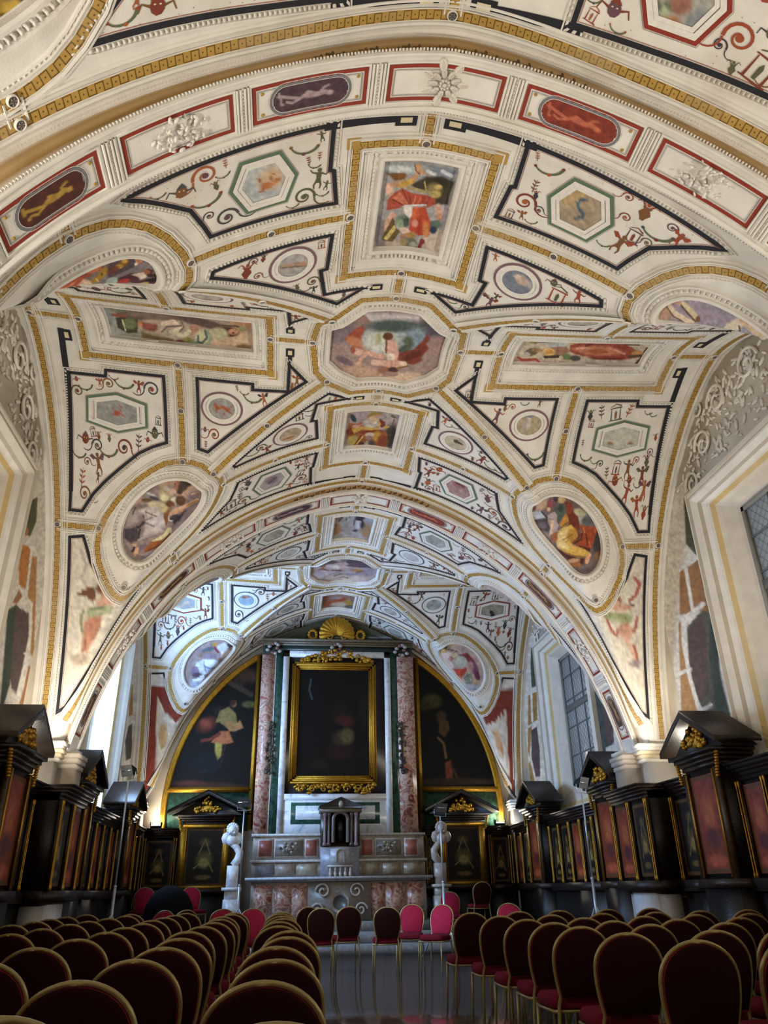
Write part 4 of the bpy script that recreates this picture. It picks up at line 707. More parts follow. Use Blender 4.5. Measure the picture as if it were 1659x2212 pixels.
def window(sx,yc,idx,clear):
    X=(XR if sx>0 else XL);d=sx
    P=lambda y,z,dep:(X+d*dep,yc+y,z)
    mb=MB()
    # moulded frame on the wall, then splayed reveal in steps down to the glass
    hw,zt,zb=WH,WZ1,WZ0;gw,gt,gb,gd=(1.3,6.12,2.75,.62) if clear else (.92,6.02,3.12,.30)
    rings=[(hw+.17,zt+.17,zb,-.0,'ddd8cc'),(hw+.165,zt+.165,zb,-.10,'e6e2d8'),(hw+.09,zt+.09,zb,-.13,'ddd8cc'),(hw+.07,zt+.07,zb,-.09,'b8b0a0'),(hw+.02,zt+.02,zb,-.11,'e6e2d8'),(hw-.06,zt-.06,zb,-.05,'ddd8cc'),(hw-.09,zt-.08,zb+.02,.0,'bcb4a6'),(hw-.16,zt-.12,zb+.1,.04,'e6e2d8'),
        (hw-.2,zt-.14,zb+.14,.06,'ddd8cc'),(hw-.28,zt-.2,zb+.22,.10,'cdb27a'),(hw-(.34 if not clear else .21),zt-.25,zb+.3 if not clear else zb+.2,.14,'d8d0bc' if not clear else 'ddd8cc'),(gw+.07,gt+.06,gb-.1,gd-.04,'d2cabc'),(gw,gt,gb,gd,'c8c0b2')]
    R=[[P(-a,b0,dp),P(-a,b1,dp),P(a,b1,dp),P(a,b0,dp)] for a,b1,b0,dp,c in rings]
    for (r0,r1,rr) in zip(R[:-1],R[1:],rings[1:]):
        for k in range(4):
            mb.add([r0[k],r0[(k+1)%4],r1[(k+1)%4],r1[k]],[(0,1,2,3)],rr[4])
    fr=mb.build('window_%d'%idx,M_PL);fr['kind']='structure'
    gm=MB();x=X+d*(gd+.02);gm.box(min(x,x+d*.01),yc-gw,gb,max(x,x+d*.01),yc+gw,gt,'8fa0ae');gm.build('pane',M_GLASS_C if clear else M_GLASS_R,fr)
    lm=MB();x=X+d*(gd+.0)
    for z in (gb+.62,gb+1.24,gb+1.86,gb+2.4): lm.box(x-.012,yc-gw,z-.012,x+.012,yc+gw,z+.012,'6c7276')
    lm.box(x-.02,yc-gw,4.72,x+.02,yc+gw,4.86,'6c6c68')
    for y in (-.3,.3): lm.box(x-.012,yc+y-.012,gb,x+.012,yc+y+.012,gt,'6c7276')
    for z0,z1,y0,y1 in((gb,gb+.05,-gw,gw),(gt-.07,gt,-gw,gw),(gb,gt,-gw,-gw+.06),(gb,gt,gw-.06,gw)): lm.box(x-.03,yc+y0,z0,x+.03,yc+y1,z1,'8e8c84')
    # diamond leading
    s=.15;n=int((gw*2+gt-gb)/s)+1
    for i in range(n):
        for sg in(-1,1):
            t0=-gw+i*s-(gt-gb);pts=[]
            for t in np.linspace(0,gt-gb,30):
                y=(t0+t)*sg
                if -gw<=y<=gw: pts.append((x+d*.012,yc+y,gb+t))
            if len(pts)>1: lm.tube([pts[0],pts[-1]],.003,'6a7074',4,caps=False)
    lm.build('leading',M_LEAD,fr)
    # stucco swags above the head of the window
    sm=MB();rnd=random.Random(idx);N=np.array([-d,0,0.]);
    for i in range(520):
        yy=rnd.uniform(-1.95,1.95);zz=zt+.3+rnd.uniform(0,1)**.8*1.5
        v=abs(yy)/BB
        if zz>float(vaultz(1.0,v))-.12 : continue
        r=rnd.uniform(.025,.065);e=np.array([0,math.cos(i*2.4),math.sin(i*2.4)]);g=np.cross(N,e);sm.ball(np.array(P(yy,zz,-.012)),(r*1.5,r*.55,.022),'e0dbd0',6,ax=[e,g,N])
    for sg in(-1,1):
        for cy,cz,R0,w0 in((.42,1.15,.26,.02),(1.0,.72,.24,.02),(1.5,.3,.2,.018),(.95,1.3,.16,.015)):
            th=np.linspace(0,9,34);rr=R0*(1-th/11);c=np.array(P(sg*cy,zt+cz,-.03))
            sm.tube([c+np.array([0,sg*a*math.cos(t),a*math.sin(t)]) for a,t in zip(rr,th)],w0*1.3,'e0dbd0',6)
    sm.build('stucco_swag',M_PL,fr,smooth=True)
window(-1,YC1,1,False);window(1,YC1,2,False);window(-1,YC2,3,True);window(1,YC2,4,False)
# painted wall beside the windows
def wallart(sx,yc,sgn,y0,y1,key_ops,org,sc):
    X=(XR if sx>0 else XL)-sx*.006;pl=Plane((X,0,0),(0,1,0),(0,0,1))
    canvas('painted_strapwork',pl,ccw([(y0,2.5),(y1,2.5),(y1,6.9),(y0,6.9)]),key_ops,M_FR,WALLS[sx],org,sc,du=.03,dv=.03)
wallart(1,YC1,1,YC1+WH+.16,YC1+WH+1.7,'''b cfc9bc;p 55583c 8 170 940 200 900 235 1080 255 1180 230 1215 180 1160;p 9c7040 8 150 1290 185 1260 245 1225 270 1240 270 1400 300 1490 230 1480 215 1490 150 1500;s d4d0c4 9 130 1300 245 1220;s d4d0c4 8 180 1280 215 1490;s d4d0c4 12 150 1540 262 1450;p 5b5a50 8 185 1560 255 1480 300 1490 330 1700 360 1850 400 2020 300 1990 250 1930 200 1800;p 5c4a44 14 190 1580 250 1500 280 1600 290 1880 240 1920 200 1780;p a8804c 8 145 1540 175 1510 165 1620 190 1800 235 1950 250 2010 160 2000;s d4d0c4 9 165 1520 170 1640 200 1800 245 1960 300 1930;s d4d0c4 10 130 1790 200 1760;p 3c4a40 12 300 1500 330 1540 345 1800 400 2000 330 2000 290 1700''',(1400,650),2.212)
wallart(-1,YC1,1,YC1+WH+.16,YC1+WH+1.7,'''b cfc9bc;p 5a5a3c 10 230 -60 300 -100 290 100 240 220 195 200 190 100 220 0;p a8783c 8 200 80 230 180 200 220 190 150;p b8782c 9 180 280 250 300 240 440 200 640 150 600 150 440;p b08044 9 255 370 295 380 285 720 270 1180 240 1150 260 900 220 720 215 680;s d4d0c4 9 255 300 210 700;s d4d0c4 14 190 240 280 330;s d4d0c4 14 150 650 250 760;s d4d0c4 10 250 770 240 1000 190 1300 150 1480;p 9c6c3c 9 100 740 150 640 180 690 130 760;p 5c4c48 12 120 760 230 830 230 1000 180 1260 130 1470 90 1430 60 1200 90 900;p 3c4a3c 16 60 800 130 760 100 1100 80 1400 30 1560 0 1560 20 1300;s d4d0c4 12 200 1150 260 1200;p a8784c 8 225 1250 255 1260 240 1560 150 1560 190 1420''',(0,1100),3.687)
wallart(1,YC2,1,YC2+WH+.16,YC2+WH+1.7,'''b cfc9bc;p 4c5444 7 190 600 200 590 215 760 235 930 195 950 185 760;p a8803c 8 165 1010 240 980 245 1240 200 1260 175 1540 160 1500;s d4d0c4 9 190 950 200 1240;s d4d0c4 9 160 1290 240 1240;p 5a4c50 8 190 1320 240 1280 265 1500 270 1720 230 1720 195 1560;p a88448 8 165 1600 185 1590 240 1840 180 1840''',(1100,1250),4.02)
wallart(-1,YC2,1,YC2+WH+.16,YC2+WH+1.7,'''b cfc9bc;p a8803c 8 820 240 850 230 850 430 825 430;p 55504c 8 820 500 845 480 845 700 805 720 800 600;s d4d0c4 9 820 440 850 470''',(0,1400),2.96)
for sx in(-1,1):
    wallart(sx,YC1,-1,YC1-WH-1.75,YC1-WH-.16,'b cfc9bc;n .1 60',(0,0),1)
wallart(1,YC2,-1,YC2-WH-1.75,YC2-WH-.16,'''b cfc9bc;p a8804c 8 690 840 730 860 730 1200 775 1560 730 1560 700 1180;p 4c5650 8 735 980 760 950 800 1000 860 1100 900 1250 910 1430 840 1470 840 1570 780 1560 750 1250;p 6a5450 14 800 1020 880 1180 910 1420 850 1440 820 1200''',(1100,1250),4.02)
wallart(-1,YC2,-1,YC2-WH-1.75,YC2-WH-.16,'b cfc9bc;n .1 60',(0,0),1)
# ---------------------------------------------------------------- piers
def pier(sx,y0,y1,n):
    mb=MB();mo=MB()
    def b(x0,x1,ya,yb,z0,z1,c,m_=mb): m_.box(min(sx*x0,sx*x1),ya,z0,max(sx*x0,sx*x1),yb,z1,c)
    b(4.27,5.1,y0+.02,y1-.0,0,3.02,'9a9082');b(4.5,5.1,y0-.27,y0+.02,0,3.06,'b4b0a8');b(4.5,5.1,y1,y1+.27,0,3.06,'b4b0a8')
    o=mb.build('trim_%d'%n,M_WALL);o['kind']='structure'
    for ya,yb,x in((y0-.3,y0+.0,4.44),(y1,y1+.3,4.44)):
        for i,(z,e) in enumerate(((2.84,0),(2.9,.02),(2.96,.045),(3.02,.03),(3.07,.055))): b(x-e,5.05,ya-e*.4,yb+e*.4,z,z+.05,'d8c9a8' if i in(1,2) else 'e4e0d6',mo)
    for i,(z,e) in enumerate(((2.78,0),(2.86,.02),(2.93,.035))): b(4.25-e,5.0,y0-e,y1+e,z,z+.06,'b8aea0',mo)
    mo.build('capital',M_PL,o);return o
k=3
for y0,y1 in((YC0+BB,YC1-BB),(YA,YA2)):
    for sx in(-1,1): pier(sx,y0,y1+.02,k);k+=1
for sx in(-1,1):
    mb=MB()
    for z,e in((2.84,0),(2.9,.02),(2.96,.045),(3.02,.03)): mb.box(min(sx*(4.5-e),sx*5.05),YW-.42,z,max(sx*(4.5-e),sx*5.05),YW,z+.05,'e4e0d6')
    mb.box(min(sx*4.55,sx*5.05),YW-.4,0,max(sx*4.55,sx*5.05),YW,2.86,'b4b0a8')
    o=mb.build('trim_%d'%k,M_PL);o['kind']='structure';k+=1
# ================================================================ WALNUT PANELLING
ZB,ZT=1.16,2.36;XW=4.52
def inlay(name,par,pl,a0,a1,b0,b1,seed,red=.4):
    rnd=random.Random(seed);w_=(a1-a0);cx=(a0+a1)/2;cz=(b0+b1)/2
    def cf(Q,P):
        xy=np.stack([(Q[:,0]-cx)*100,(Q[:,1]-cz)*100],1);s=rnd.random();hw=w_*50;hh=(b1-b0)*50
        base='7c3414' if s<red else '20160d'
        ops=f'b {base};n .5 9;s 5c4014 1.6 {-hw+3} {-hh+3} {hw-3} {-hh+3} {hw-3} {hh-3} {-hw+3} {hh-3} {-hw+3} {-hh+3}'
        if s<red: ops+=f';e 0 {hh*.25} {hw*.5} {hh*.4} 0 9c4a24 .8;e 0 {hh*.2} {hw*.3} {hh*.25} 0 a8602c .9;e 0 {-hh*.75} {hw*.7} {hh*.12} 0 a8502c .8;e 0 {-hh*.3} {hw*.5} {hh*.2} 0 5c2c2c .9'
        else:
            ops+=f';e 0 {-hh*.1} {hw*.42} {hh*.28} 0 5c4c24 .9;e 0 {-hh*.2} {hw*.24} {hh*.16} 0 8c7a3c .7;e 0 {hh*.5} {hw*.3} {hh*.14} 0 4c3c1c .7;s 7a6a34 1.2 {-hw*.3} {hh*.1} 0 {hh*.6} {hw*.3} {hh*.1};e 0 {-hh*.7} {hw*.4} {hh*.08} 0 6c5a28 .7;s 8a7838 1 {-hw*.5} {-hh*.4} {hw*.1} {-hh*.05} {hw*.5} {-hh*.5}'
        return paint(xy,ops)
    return canvas(name,pl,ccw([(a0,b0),(a1,b0),(a1,b1),(a0,b1)]),'',M_OIL,par,du=.02,dv=.02,cfun=cf)
def stall_run(ax,pos,t0,t1,sgn,label,seed,group=None,zt=ZT,base=True,bk=.40):
    """a run of panelling; ax 'x' -> runs along Y on plane x=pos (sgn = into wall direction), 'y' -> runs along X on plane y=pos"""
    def B(mb,t_a,t_b,d0,d1,z0,z1,c):
        lo,hi=sorted((pos+sgn*d0,pos+sgn*d1))
        if ax=='x': mb.box(lo,t_a,z0,hi,t_b,z1,c)
        else: mb.box(t_a,lo,z0,t_b,hi,z1,c)
    def pt(t,d,z): return (pos+sgn*d,t,z) if ax=='x' else (t,pos+sgn*d,z)
    root=empty('stall_panelling',pt((t0+t1)/2,0,0),label=label,cat='panelling',group=group)
    loc=np.array(root.location)
    def fin(mb,name,m_=M_WOOD,**k):
        o=mb.build(name,m_,root,**k);
        if o: o.matrix_parent_inverse=Matrix.Translation(-root.location)
        return o
    D='140d08';D2='22160d'
    mb=MB();
    if base: B(mb,t0,t1,-.06,bk,0,.12,'120d09');B(mb,t0,t1,0,bk,.12,ZB-.14,'16100b')
    B(mb,t0,t1,-.08,bk,ZB-.14,ZB,'241a12');fin(mb,'dado')
    mb=MB();B(mb,t0,t1,.03,bk,ZB,zt,D);fin(mb,'back_board')
    mb=MB()
    for z,e,h in((zt-.10,.0,.05),(zt-.05,.03,.05),(zt,.07,.035),(zt+.035,.11,.05),(zt+.085,.14,.025)): B(mb,t0,t1,-e,bk,z,z+h,D2)
    fin(mb,'cornice')
    n=max(1,round((t1-t0)/.62));w_=(t1-t0)/n
    pl=Plane((0,0,0),(0,1,0),(0,0,1)) if ax=='x' else Plane((0,0,0),(1,0,0),(0,0,1))
    pl.o=np.array(pt(0,.024,0)) if ax=='x' else np.array(pt(0,.024,0))
    for i in range(n+1):
        t=t0+i*w_;mb=MB();tt=min(max(t,t0+.03),t1-.03)
        B(mb,tt-.045,tt+.045,-.012,.03,ZB,zt-.1,D2)
        prf=[(.022,0),(.024,.04),(.012,.07),(.014,.5*(zt-ZB)),(.012,zt-ZB-.18),(.026,zt-ZB-.12),(.02,zt-ZB-.10)]
        for dt in(-.028,.028): mb.lathe(pt(tt+dt,-.02,ZB),[(r*.7,z) for r,z in prf],'6a4c18',8,m=1)
        fin(mb,'colonnette',[M_WOOD,M_GOLD])
    for i in range(n):
        p=inlay('inlaid_panel',root,pl,t0+i*w_+.075,t0+(i+1)*w_-.075,ZB+.05,zt-.15,seed*31+i,.28 if n>1 else .0);p.matrix_parent_inverse=Matrix.Translation(-root.location)
    return root
def aedicule(ax,pos,t,sgn,label,seed,hw=.46,dep=.20,zc=2.60,apex=3.20,group=None,gilt=False,wide=.36,bk=.3):
    """projecting gabled cupboard on the panelling"""
    def B(mb,t_a,t_b,d0,d1,z0,z1,c,m=0):
        lo,hi=sorted((pos+sgn*d0,pos+sgn*d1))
        if ax=='x': mb.box(lo,t_a,z0,hi,t_b,z1,c,m)
        else: mb.box(t_a,lo,z0,t_b,hi,z1,c,m)
    def pt(a,d,z): return (pos+sgn*d,a,z) if ax=='x' else (a,pos+sgn*d,z)
    root=empty('gabled_cupboard',pt(t,-dep/2,0),label=label,cat='cupboard',group=group)
    def fin(mb,name,m_=M_WOOD,par=None,**k):
        o=mb.build(name,m_,root,**k);o.matrix_parent_inverse=Matrix.Translation(-root.location);return o
    D='140d08';D2='22160d'
    mb=MB();B(mb,t-hw+.04,t+hw-.04,-dep,bk,0,ZB-.1,'140e0a');B(mb,t-hw-.02,t+hw+.02,-dep-.05,bk,ZB-.1,ZB,'2a1d14');fin(mb,'base')
    mb=MB();B(mb,t-hw+.03,t+hw-.03,-dep+.03,bk,ZB,zc-.1,D);fin(mb,'body')
    mb=MB()
    for z,e,h in((zc-.12,.0,.06),(zc-.06,.03,.05),(zc-.01,.07,.05),(zc+.04,.12,.05)): B(mb,t-hw-e,t+hw+e,-dep-e,bk,z,z+h,D2 if z<zc else D)
    fin(mb,'entablature')
    # gable roof
    mb=MB();ov=wide+.0;a0,a1=t-hw-ov+.1,t+hw+ov-.1;zb=zc+.09;d0,d1=-dep-.1,bk
    tri=[(a0,zb),(a0,zb+.07),(t,apex),(a1,zb+.07),(a1,zb)]
    def prism(tri,d0,d1,c,m=0):
        n=len(tri);V=[pt(a,d0,z) for a,z in tri]+[pt(a,d1,z) for a,z in tri];mb.add(V,[tuple(range(n)),tuple(range(2*n-1,n-1,-1))]+[(i,(i+1)%n,n+(i+1)%n,n+i) for i in range(n)],c,m)
    prism([(a0-.05,zb+.03),(a0-.05,zb+.1),(t,apex+.05),(a1+.05,zb+.1),(a1+.05,zb+.03),(t,apex-.06)],d0-.04,d1,'2a211a');prism([(a0+.05,zb),(t,apex-.08),(a1-.05,zb)],d0+.12,d1,D)
    fin(mb,'pediment')
    mb=MB();rnd=random.Random(seed);mb.ball(pt(t,d0+.11,zb+.14),(.2,.02,.08) if ax=='y' else (.02,.2,.08),'8a6420',8)
    for i in range(40):
        a=rnd.uniform(-.3,.3);z=zb+.06+rnd.uniform(0,1)*(.36-abs(a)*.9);c=np.array(pt(t+a,d0+.1,z));mb.ball(c,(rnd.uniform(.02,.05),)*3,'8a6420' ,6)
    fin(mb,'gable_carving',M_GOLD,smooth=True)
    for sg in(-1,1):
        m2=MB()
        for i in range(10): m2.ball(np.array(pt(t+sg*(hw+.02+.008*i),-dep-.02,zc-.16+.035*i-.1)),(.035,.03,.022),'7a5418',6)
        fin(m2,'bracket',M_GOLD,smooth=True)
    for sg in(-1,1):
        mb=MB();B(mb,t+sg*(hw-.06)-(.05 if not gilt else .085),t+sg*(hw-.06)+.05,-dep-.012-(.01 if gilt else 0),-dep+.05,ZB,zc-.14,'3c2a14' if not gilt else '7a5a1c',0 if not gilt else 1)
        mb.tube([pt(t+sg*(hw-.115),-dep-.015,ZB+.02),pt(t+sg*(hw-.115),-dep-.015,zc-.16)],.014,'a07820',7,m=1)
        fin(mb,'pilaster',[M_WOOD,M_GOLD])
    pl=Plane(pt(0,-dep+.02,0),(0,1,0) if ax=='x' else (1,0,0),(0,0,1))
    p=inlay('door_panel',root,pl,t-hw+.12,t+hw-.12,ZB+.06,zc-.2,seed,1.0 if not gilt else 0);p.matrix_parent_inverse=Matrix.Translation(-root.location)
    if gilt:
        mb=MB()
        for a,b,c,d in((t-hw+.02,t+hw-.02,zc-.2,zc-.12),(t-hw+.02,t+hw-.02,ZB,ZB+.07)): B(mb,a,b,-dep-.03,-dep+.03,c,d,'9a7420')
        fin(mb,'gilt_rail',M_GOLD)
    return root
AED=[6.6,9.98,13.42,17.6]
cuts=[-3.8,3.2]
for sx in(-1,1):
    nm='left' if sx<0 else 'right';seed=10*sx+20
    runs=[(2.2,3.6),(4.5,AED[0]-.5),(AED[0]+.5,AED[1]-.5),(AED[1]+.5,11.34),(12.72,AED[2]-.5),(AED[2]+.5,AED[3]-.5),(AED[3]+.5,19.8)]
    desc=['before the front pier','just past the front pier','under the near window','just before the middle pier','just past the middle pier','under the far window','in the altar corner']
    for i,(a,b) in enumerate(runs):
        if b-a<.12: continue
        stall_run('x',sx*XW,a,b,sx,f'dark walnut panelling on the {nm} wall, {desc[i]}',seed+i,'walnut panelling on the side walls')
    for i,(a,b,zz) in enumerate(((3.62,4.45,0),(11.36,12.70,0))):
        stall_run('x',sx*4.16,a,b,sx,f'dark projecting panelling round the {"front" if i==0 else "middle"} pier, {nm} wall',seed+20+i,'walnut panelling on the side walls',base=False)
        mb=MB();mb.box(min(sx*4.2,sx*4.5),a+.28,0,max(sx*4.2,sx*4.5),b-.28,1.02,'c9ccd0');mb.box(min(sx*4.24,sx*4.5),a+.1,0,max(sx*4.24,sx*4.5),b-.1,.98,'a8a8a4');o=mb.build('pier_base',M_WALL);tag(o,f'pale stone foot of the {"front" if i==0 else "middle"} pier under the {nm} panelling','pier base')
    dd=['at the near side of the near window','at the far side of the near window','just past the middle pier','nearest the altar']
    for i,t in enumerate(AED): aedicule('x',sx*4.52,t,sx,f'gabled walnut cupboard on the {nm} wall, {dd[i]}',seed+40+i,group='gabled cupboards along the side walls')
# end wall panelling
for sx,nm in((-1,'left'),(1,'right')):
    cx=-3.0 if sx<0 else 3.2
    aedicule('y',19.95,cx,1,f'gilt-framed gabled cupboard with a dark painted figure, {nm} of the altar',77+sx,hw=.56,dep=.16,zc=2.66,apex=3.27,wide=.42,gilt=True,bk=.22)
    a,b=sorted((cx+sx*.68,sx*4.45));stall_run('y',19.95,a,b,1,f'dark inlaid panelling on the altar wall at the far {nm} corner',90+sx,bk=.22)
    a,b=sorted((cx-sx*.66,sx*2.25));stall_run('y',19.95,a,b,1,f'short strip of dark panelling between the altar and the {nm} gilt cupboard',95+sx,bk=.22)
def mottled(name,cols,scale,rough=.3):
    m=mat(name,rough,0,cols[0],spec=.5);nt=m.node_tree;n=nt.nodes;L=nt.links;b=n['Principled BSDF'];g=n.new('ShaderNodeNewGeometry')
    t=n.new('ShaderNodeTexNoise');t.inputs['Scale'].default_value=scale;t.inputs['Detail'].default_value=7;t.inputs['Distortion'].default_value=1.2;L.new(g.outputs['Position'],t.inputs['Vector'])
    r=n.new('ShaderNodeValToRGB');e=r.color_ramp.elements;e[0].position=.3;e[1].position=.7;e[0].color=(*C3(cols[0]),1);e[1].color=(*C3(cols[-1]),1)
    for i,c in enumerate(cols[1:-1]): q=e.new(.3+.4*(i+1)/(len(cols)-1));q.color=(*C3(c),1)
    L.new(t.outputs[0],r.inputs[0]);L.new(r.outputs[0],b.inputs['Base Color']);return m
M_PINK=mottled('breccia_marble',['5c2c28','a86a5c','c8b09c','8c5044','d0c4b4'],5.5)
M_GREENM=mottled('green_marble',['16281f','24443a','3a5c4c','1c3028'],7)
M_WHITEM=mottled('white_marble',['a8aeb2','d4d8dc','e0e2e4','b8bcc0'],3)
# ================================================================ ALTAR WALL
def mbox(mb,x0,x1,y0,y1,z0,z1,c,m=0): mb.box(min(x0,x1),y0,z0,max(x0,x1),y1,z1,c,m)
LXc,LZc,LR,LRV=.107,2.903,4.268,1.0567
def arcpt(r,t,y): return (LXc+r*math.cos(t),y,LZc+r*LRV*math.sin(t))
def lunette(sx):
    nm='left' if sx<0 else 'right';xin=-2.06 if sx<0 else 2.30;zb=3.36
    root=empty('lunette_painting',(sx*3,YW-.05,3.3),label=f'quarter-round dark oil painting in a gilt frame, {nm} of the altarpiece',cat='painting')
    def fin(mb,name,m_,**k): o=mb.build(name,m_,root,**k);o.matrix_parent_inverse=Matrix.Translation(-root.location);return o
    t0=0 if sx>0 else math.pi;t1=math.acos((xin-LXc)/LR);mb=MB()
    ts=np.linspace(t0-(.13 if sx>0 else -.13),t1,60);prof_=[(0,-.02),(.0,-.10),(-.035,-.13),(-.07,-.08),(-.10,-.11),(-.14,-.07),(-.15,-.02)]
    V=[arcpt(LR+dr,t,YW+dy) for t in ts for dr,dy in prof_];n=len(prof_);mb.add(V,[(i*n+j,i*n+j+1,(i+1)*n+j+1,(i+1)*n+j) for i in range(59) for j in range(n-1)],'b4862a')
    zt=LZc+LRV*math.sqrt(LR**2-(xin-LXc)**2)
    for a,b in((xin,xin-sx*-.0+sx*.06),): pass
    mbox(mb,xin-sx*.14,xin,YW-.10,YW,2.45,zt-.02,'b4862a');mbox(mb,xin-sx*.10,xin-sx*.04,YW-.14,YW-.1,2.45,zt-.05,'b4862a')
    xo=LXc+sx*(LR-.12);mbox(mb,xin,xo,YW-.10,YW,zb-.06,zb+.06,'b4862a');mbox(mb,xin,xo,YW-.13,YW-.1,zb-.03,zb+.03,'b4862a')
    fin(mb,'gilt_frame',M_GOLD)
    th=np.linspace(math.acos((xin-LXc)/(LR-.1)),0 if sx>0 else math.pi,30);poly=[(LXc+(LR-.1)*math.cos(t),LZc+(LR-.1)*LRV*math.sin(t)) for t in th if LZc+(LR-.1)*LRV*math.sin(t)>zb]+[(xo,zb),(xin,zb)]
    pl=Plane((0,YW-.04,0),(1,0,0),(0,0,1))
    ops={-1:((340,1300),4.148,'b 14100a;n .3 40;e 700 700 90 60 30 3a2c1c .9;s 4a3a2c 22 640 720 840 830;e 800 650 120 60 20 4a3424 .9;e 560 980 60 40 0 2c2018 .8;e 820 920 60 30 0 5c5c30 .8;e 440 1100 90 60 -30 6a3020 .8;e 430 1090 50 40 0 8c4830 .9;p 8a7a44 14 560 980 640 940 700 1000 720 1120 640 1140 560 1080 520 1080;p a87c48 12 600 1040 640 1160 700 1160 770 1130 740 1060 700 1100 650 1080;e 683 915 26 30 0 8c6040 .5;e 675 905 30 24 0 4a2c1c .8;p b06c3c 14 480 1260 560 1160 640 1160 680 1260 600 1275;s 7c3c28 14 400 1245 480 1230 560 1180;p a8983c 12 520 1260 580 1270 570 1380 540 1425 515 1340;s 3a3420 6 610 1270 560 1480 380 1530;e 450 1450 120 80 0 141820 .9;e 440 1660 330 40 0 4a2c1c .9;e 300 1640 140 40 0 5a3422 .9'),
         1:((720,1300),3.858,'b 0c0a07;n .3 40;e 820 830 80 60 0 4a4420 .8;e 760 860 40 50 0 3a3418 .9;e 900 960 40 50 0 4a3c24 .7;p 5c4424 10 880 960 960 1000 970 1060 930 1130 880 1090;s 7a5c3c 9 870 1130 920 1180 940 1300;p 7c4028 10 930 1340 980 1320 1000 1480 940 1500;s 4a3420 8 980 1360 1040 1480;e 1000 1500 340 30 0 3a2c1c .9')}[sx]
    o=canvas('painted_canvas',pl,ccw(poly),ops[2],M_OIL,root,ops[0],ops[1],du=.025,dv=.025);o.matrix_parent_inverse=Matrix.Translation(-root.location)
    # marble below the painting
    mb=MB();mbox(mb,xin,xo,YW-.05,YW,2.42,zb-.06,'2c4440');mbox(mb,xin+sx*.25,xo-sx*.35,YW-.06,YW-.05,2.6,3.12,'8c8270');mbox(mb,xin+sx*.31,xo-sx*.41,YW-.065,YW-.06,2.66,3.06,'9a7460')
    o=mb.build('marble_slab',M_GREENM);tag(o,f'green and buff marble slab set in the wall under the {nm} lunette painting','marble panel')
for sx in(-1,1): lunette(sx)
KS_=.965;YR=YW-.7
def ex(x): return CAM[0]+(x-CAM[0])*KS_
def ez(z): return CAM[2]+(z-CAM[2])*KS_
ret=empty('altar_retable',(0,YR+.3,0),label='tall marble retable of pink, green and white panels with a gilt scallop shell on top',cat='altarpiece')
def rfin(mb,name,m_=None,**k): o=mb.build(name,m_ or M_MARB,ret,**k);o.matrix_parent_inverse=Matrix.Translation(-ret.location);return o
def eb(mb,x0,x1,z0,z1,d0,d1,c,m=0): mb.box(ex(min(x0,x1)),YR+d0,ez(z0),ex(max(x0,x1)),YR+d1,ez(z1),c,m)
CXR=.07
mb=MB();eb(mb,-1.93,2.17,2.2,7.1,.06,.69,'5a5048');rfin(mb,'core')
for x0,x1 in((-1.93,-1.56),(1.72,2.17)):
    mb=MB();eb(mb,x0,x1,2.28,6.82,.0,.07,'a8948a');eb(mb,x0+.05,x1-.05,2.34,6.76,-.015,0,'8c5c4c');rfin(mb,'pink_marble_pilaster',M_PINK)
    mb=MB();xc=(x0+x1)/2;rnd=random.Random(int(x0*10))
    for i in range(46):
        mb.ball((ex(xc+rnd.uniform(-.1,.1)+(.14 if x0<0 else -.14)),YR-.05+rnd.uniform(-.03,.02),ez(4.5+rnd.uniform(-.8,.55)*1)),(rnd.uniform(.02,.06),.03,rnd.uniform(.02,.05)),rnd.choice(['4a4438','5c5040','3a352c']),6)
    mb.tube([(ex(xc+(.14 if x0<0 else -.14)),YR-.03,ez(3.75)),(ex(xc+(.14 if x0<0 else -.14)),YR-.03,ez(5.05))],.03,'4a4438',6);rfin(mb,'carved_trophy',M_WOOD,smooth=True)
for x0,x1 in((-1.55,-1.36),(1.53,1.71)):
    mb=MB();eb(mb,x0,x1,2.28,6.9,.0,.08,'24342c');rfin(mb,'green_marble_strip',M_GREENM);mb=MB();eb(mb,x0-.02,x0,2.28,6.9,-.01,.06,'c8c4bc');rfin(mb,'white_fillet',M_WHITEM)
mb=MB()
for a in((-1.36,-1.2,2.3,6.92),(1.37,1.53,2.3,6.92)): eb(mb,*a,-.05,.06,'c4c8cc')
eb(mb,-1.36,1.53,6.76,6.92,-.05,.06,'c4c8cc');eb(mb,-1.2,1.37,3.12,3.26,-.05,.06,'c4c8cc');rfin(mb,'white_marble_frame',M_WHITEM)
mb=MB();eb(mb,-1.2,1.37,3.26,6.76,.02,.06,'2a1e1a');rfin(mb,'dark_ground')
mb=MB();eb(mb,-1.2,1.37,2.3,3.12,-.03,.06,'c4ccd2');pl_=mb;mb=MB();eb(mb,-1.02,1.2,2.56,3.06,-.04,-.03,'2c4a44');rfin(mb,'green_inlay',M_GREENM);mb=pl_;eb(mb,-.9,1.08,2.66,2.98,-.05,-.04,'b4aca0');eb(mb,-.85,1.03,2.7,2.94,-.055,-.05,'8c7048');rfin(mb,'plinth_slab',M_WHITEM)
mb=MB()
for z,h,e,c in((6.92,.16,0,'20302a'),(7.08,.05,.03,'6c6250'),(7.13,.07,.05,'5c503c'),(7.2,.06,.08,'6c6250')): eb(mb,-1.88-e,2.1+e,z,z+h,-e,.6,c)
for x in(-1.62,CXR,1.85):
    for i in range(30):
        t=i*.7;mb.ball((ex(x+.19*math.cos(t)*(.4+.6*(i%3)/2)),YR-.07,ez(6.98+.14*math.sin(t))),(.06,.04,.045),'a09a98' if i%3 else '7c5048',6)
rfin(mb,'entablature')
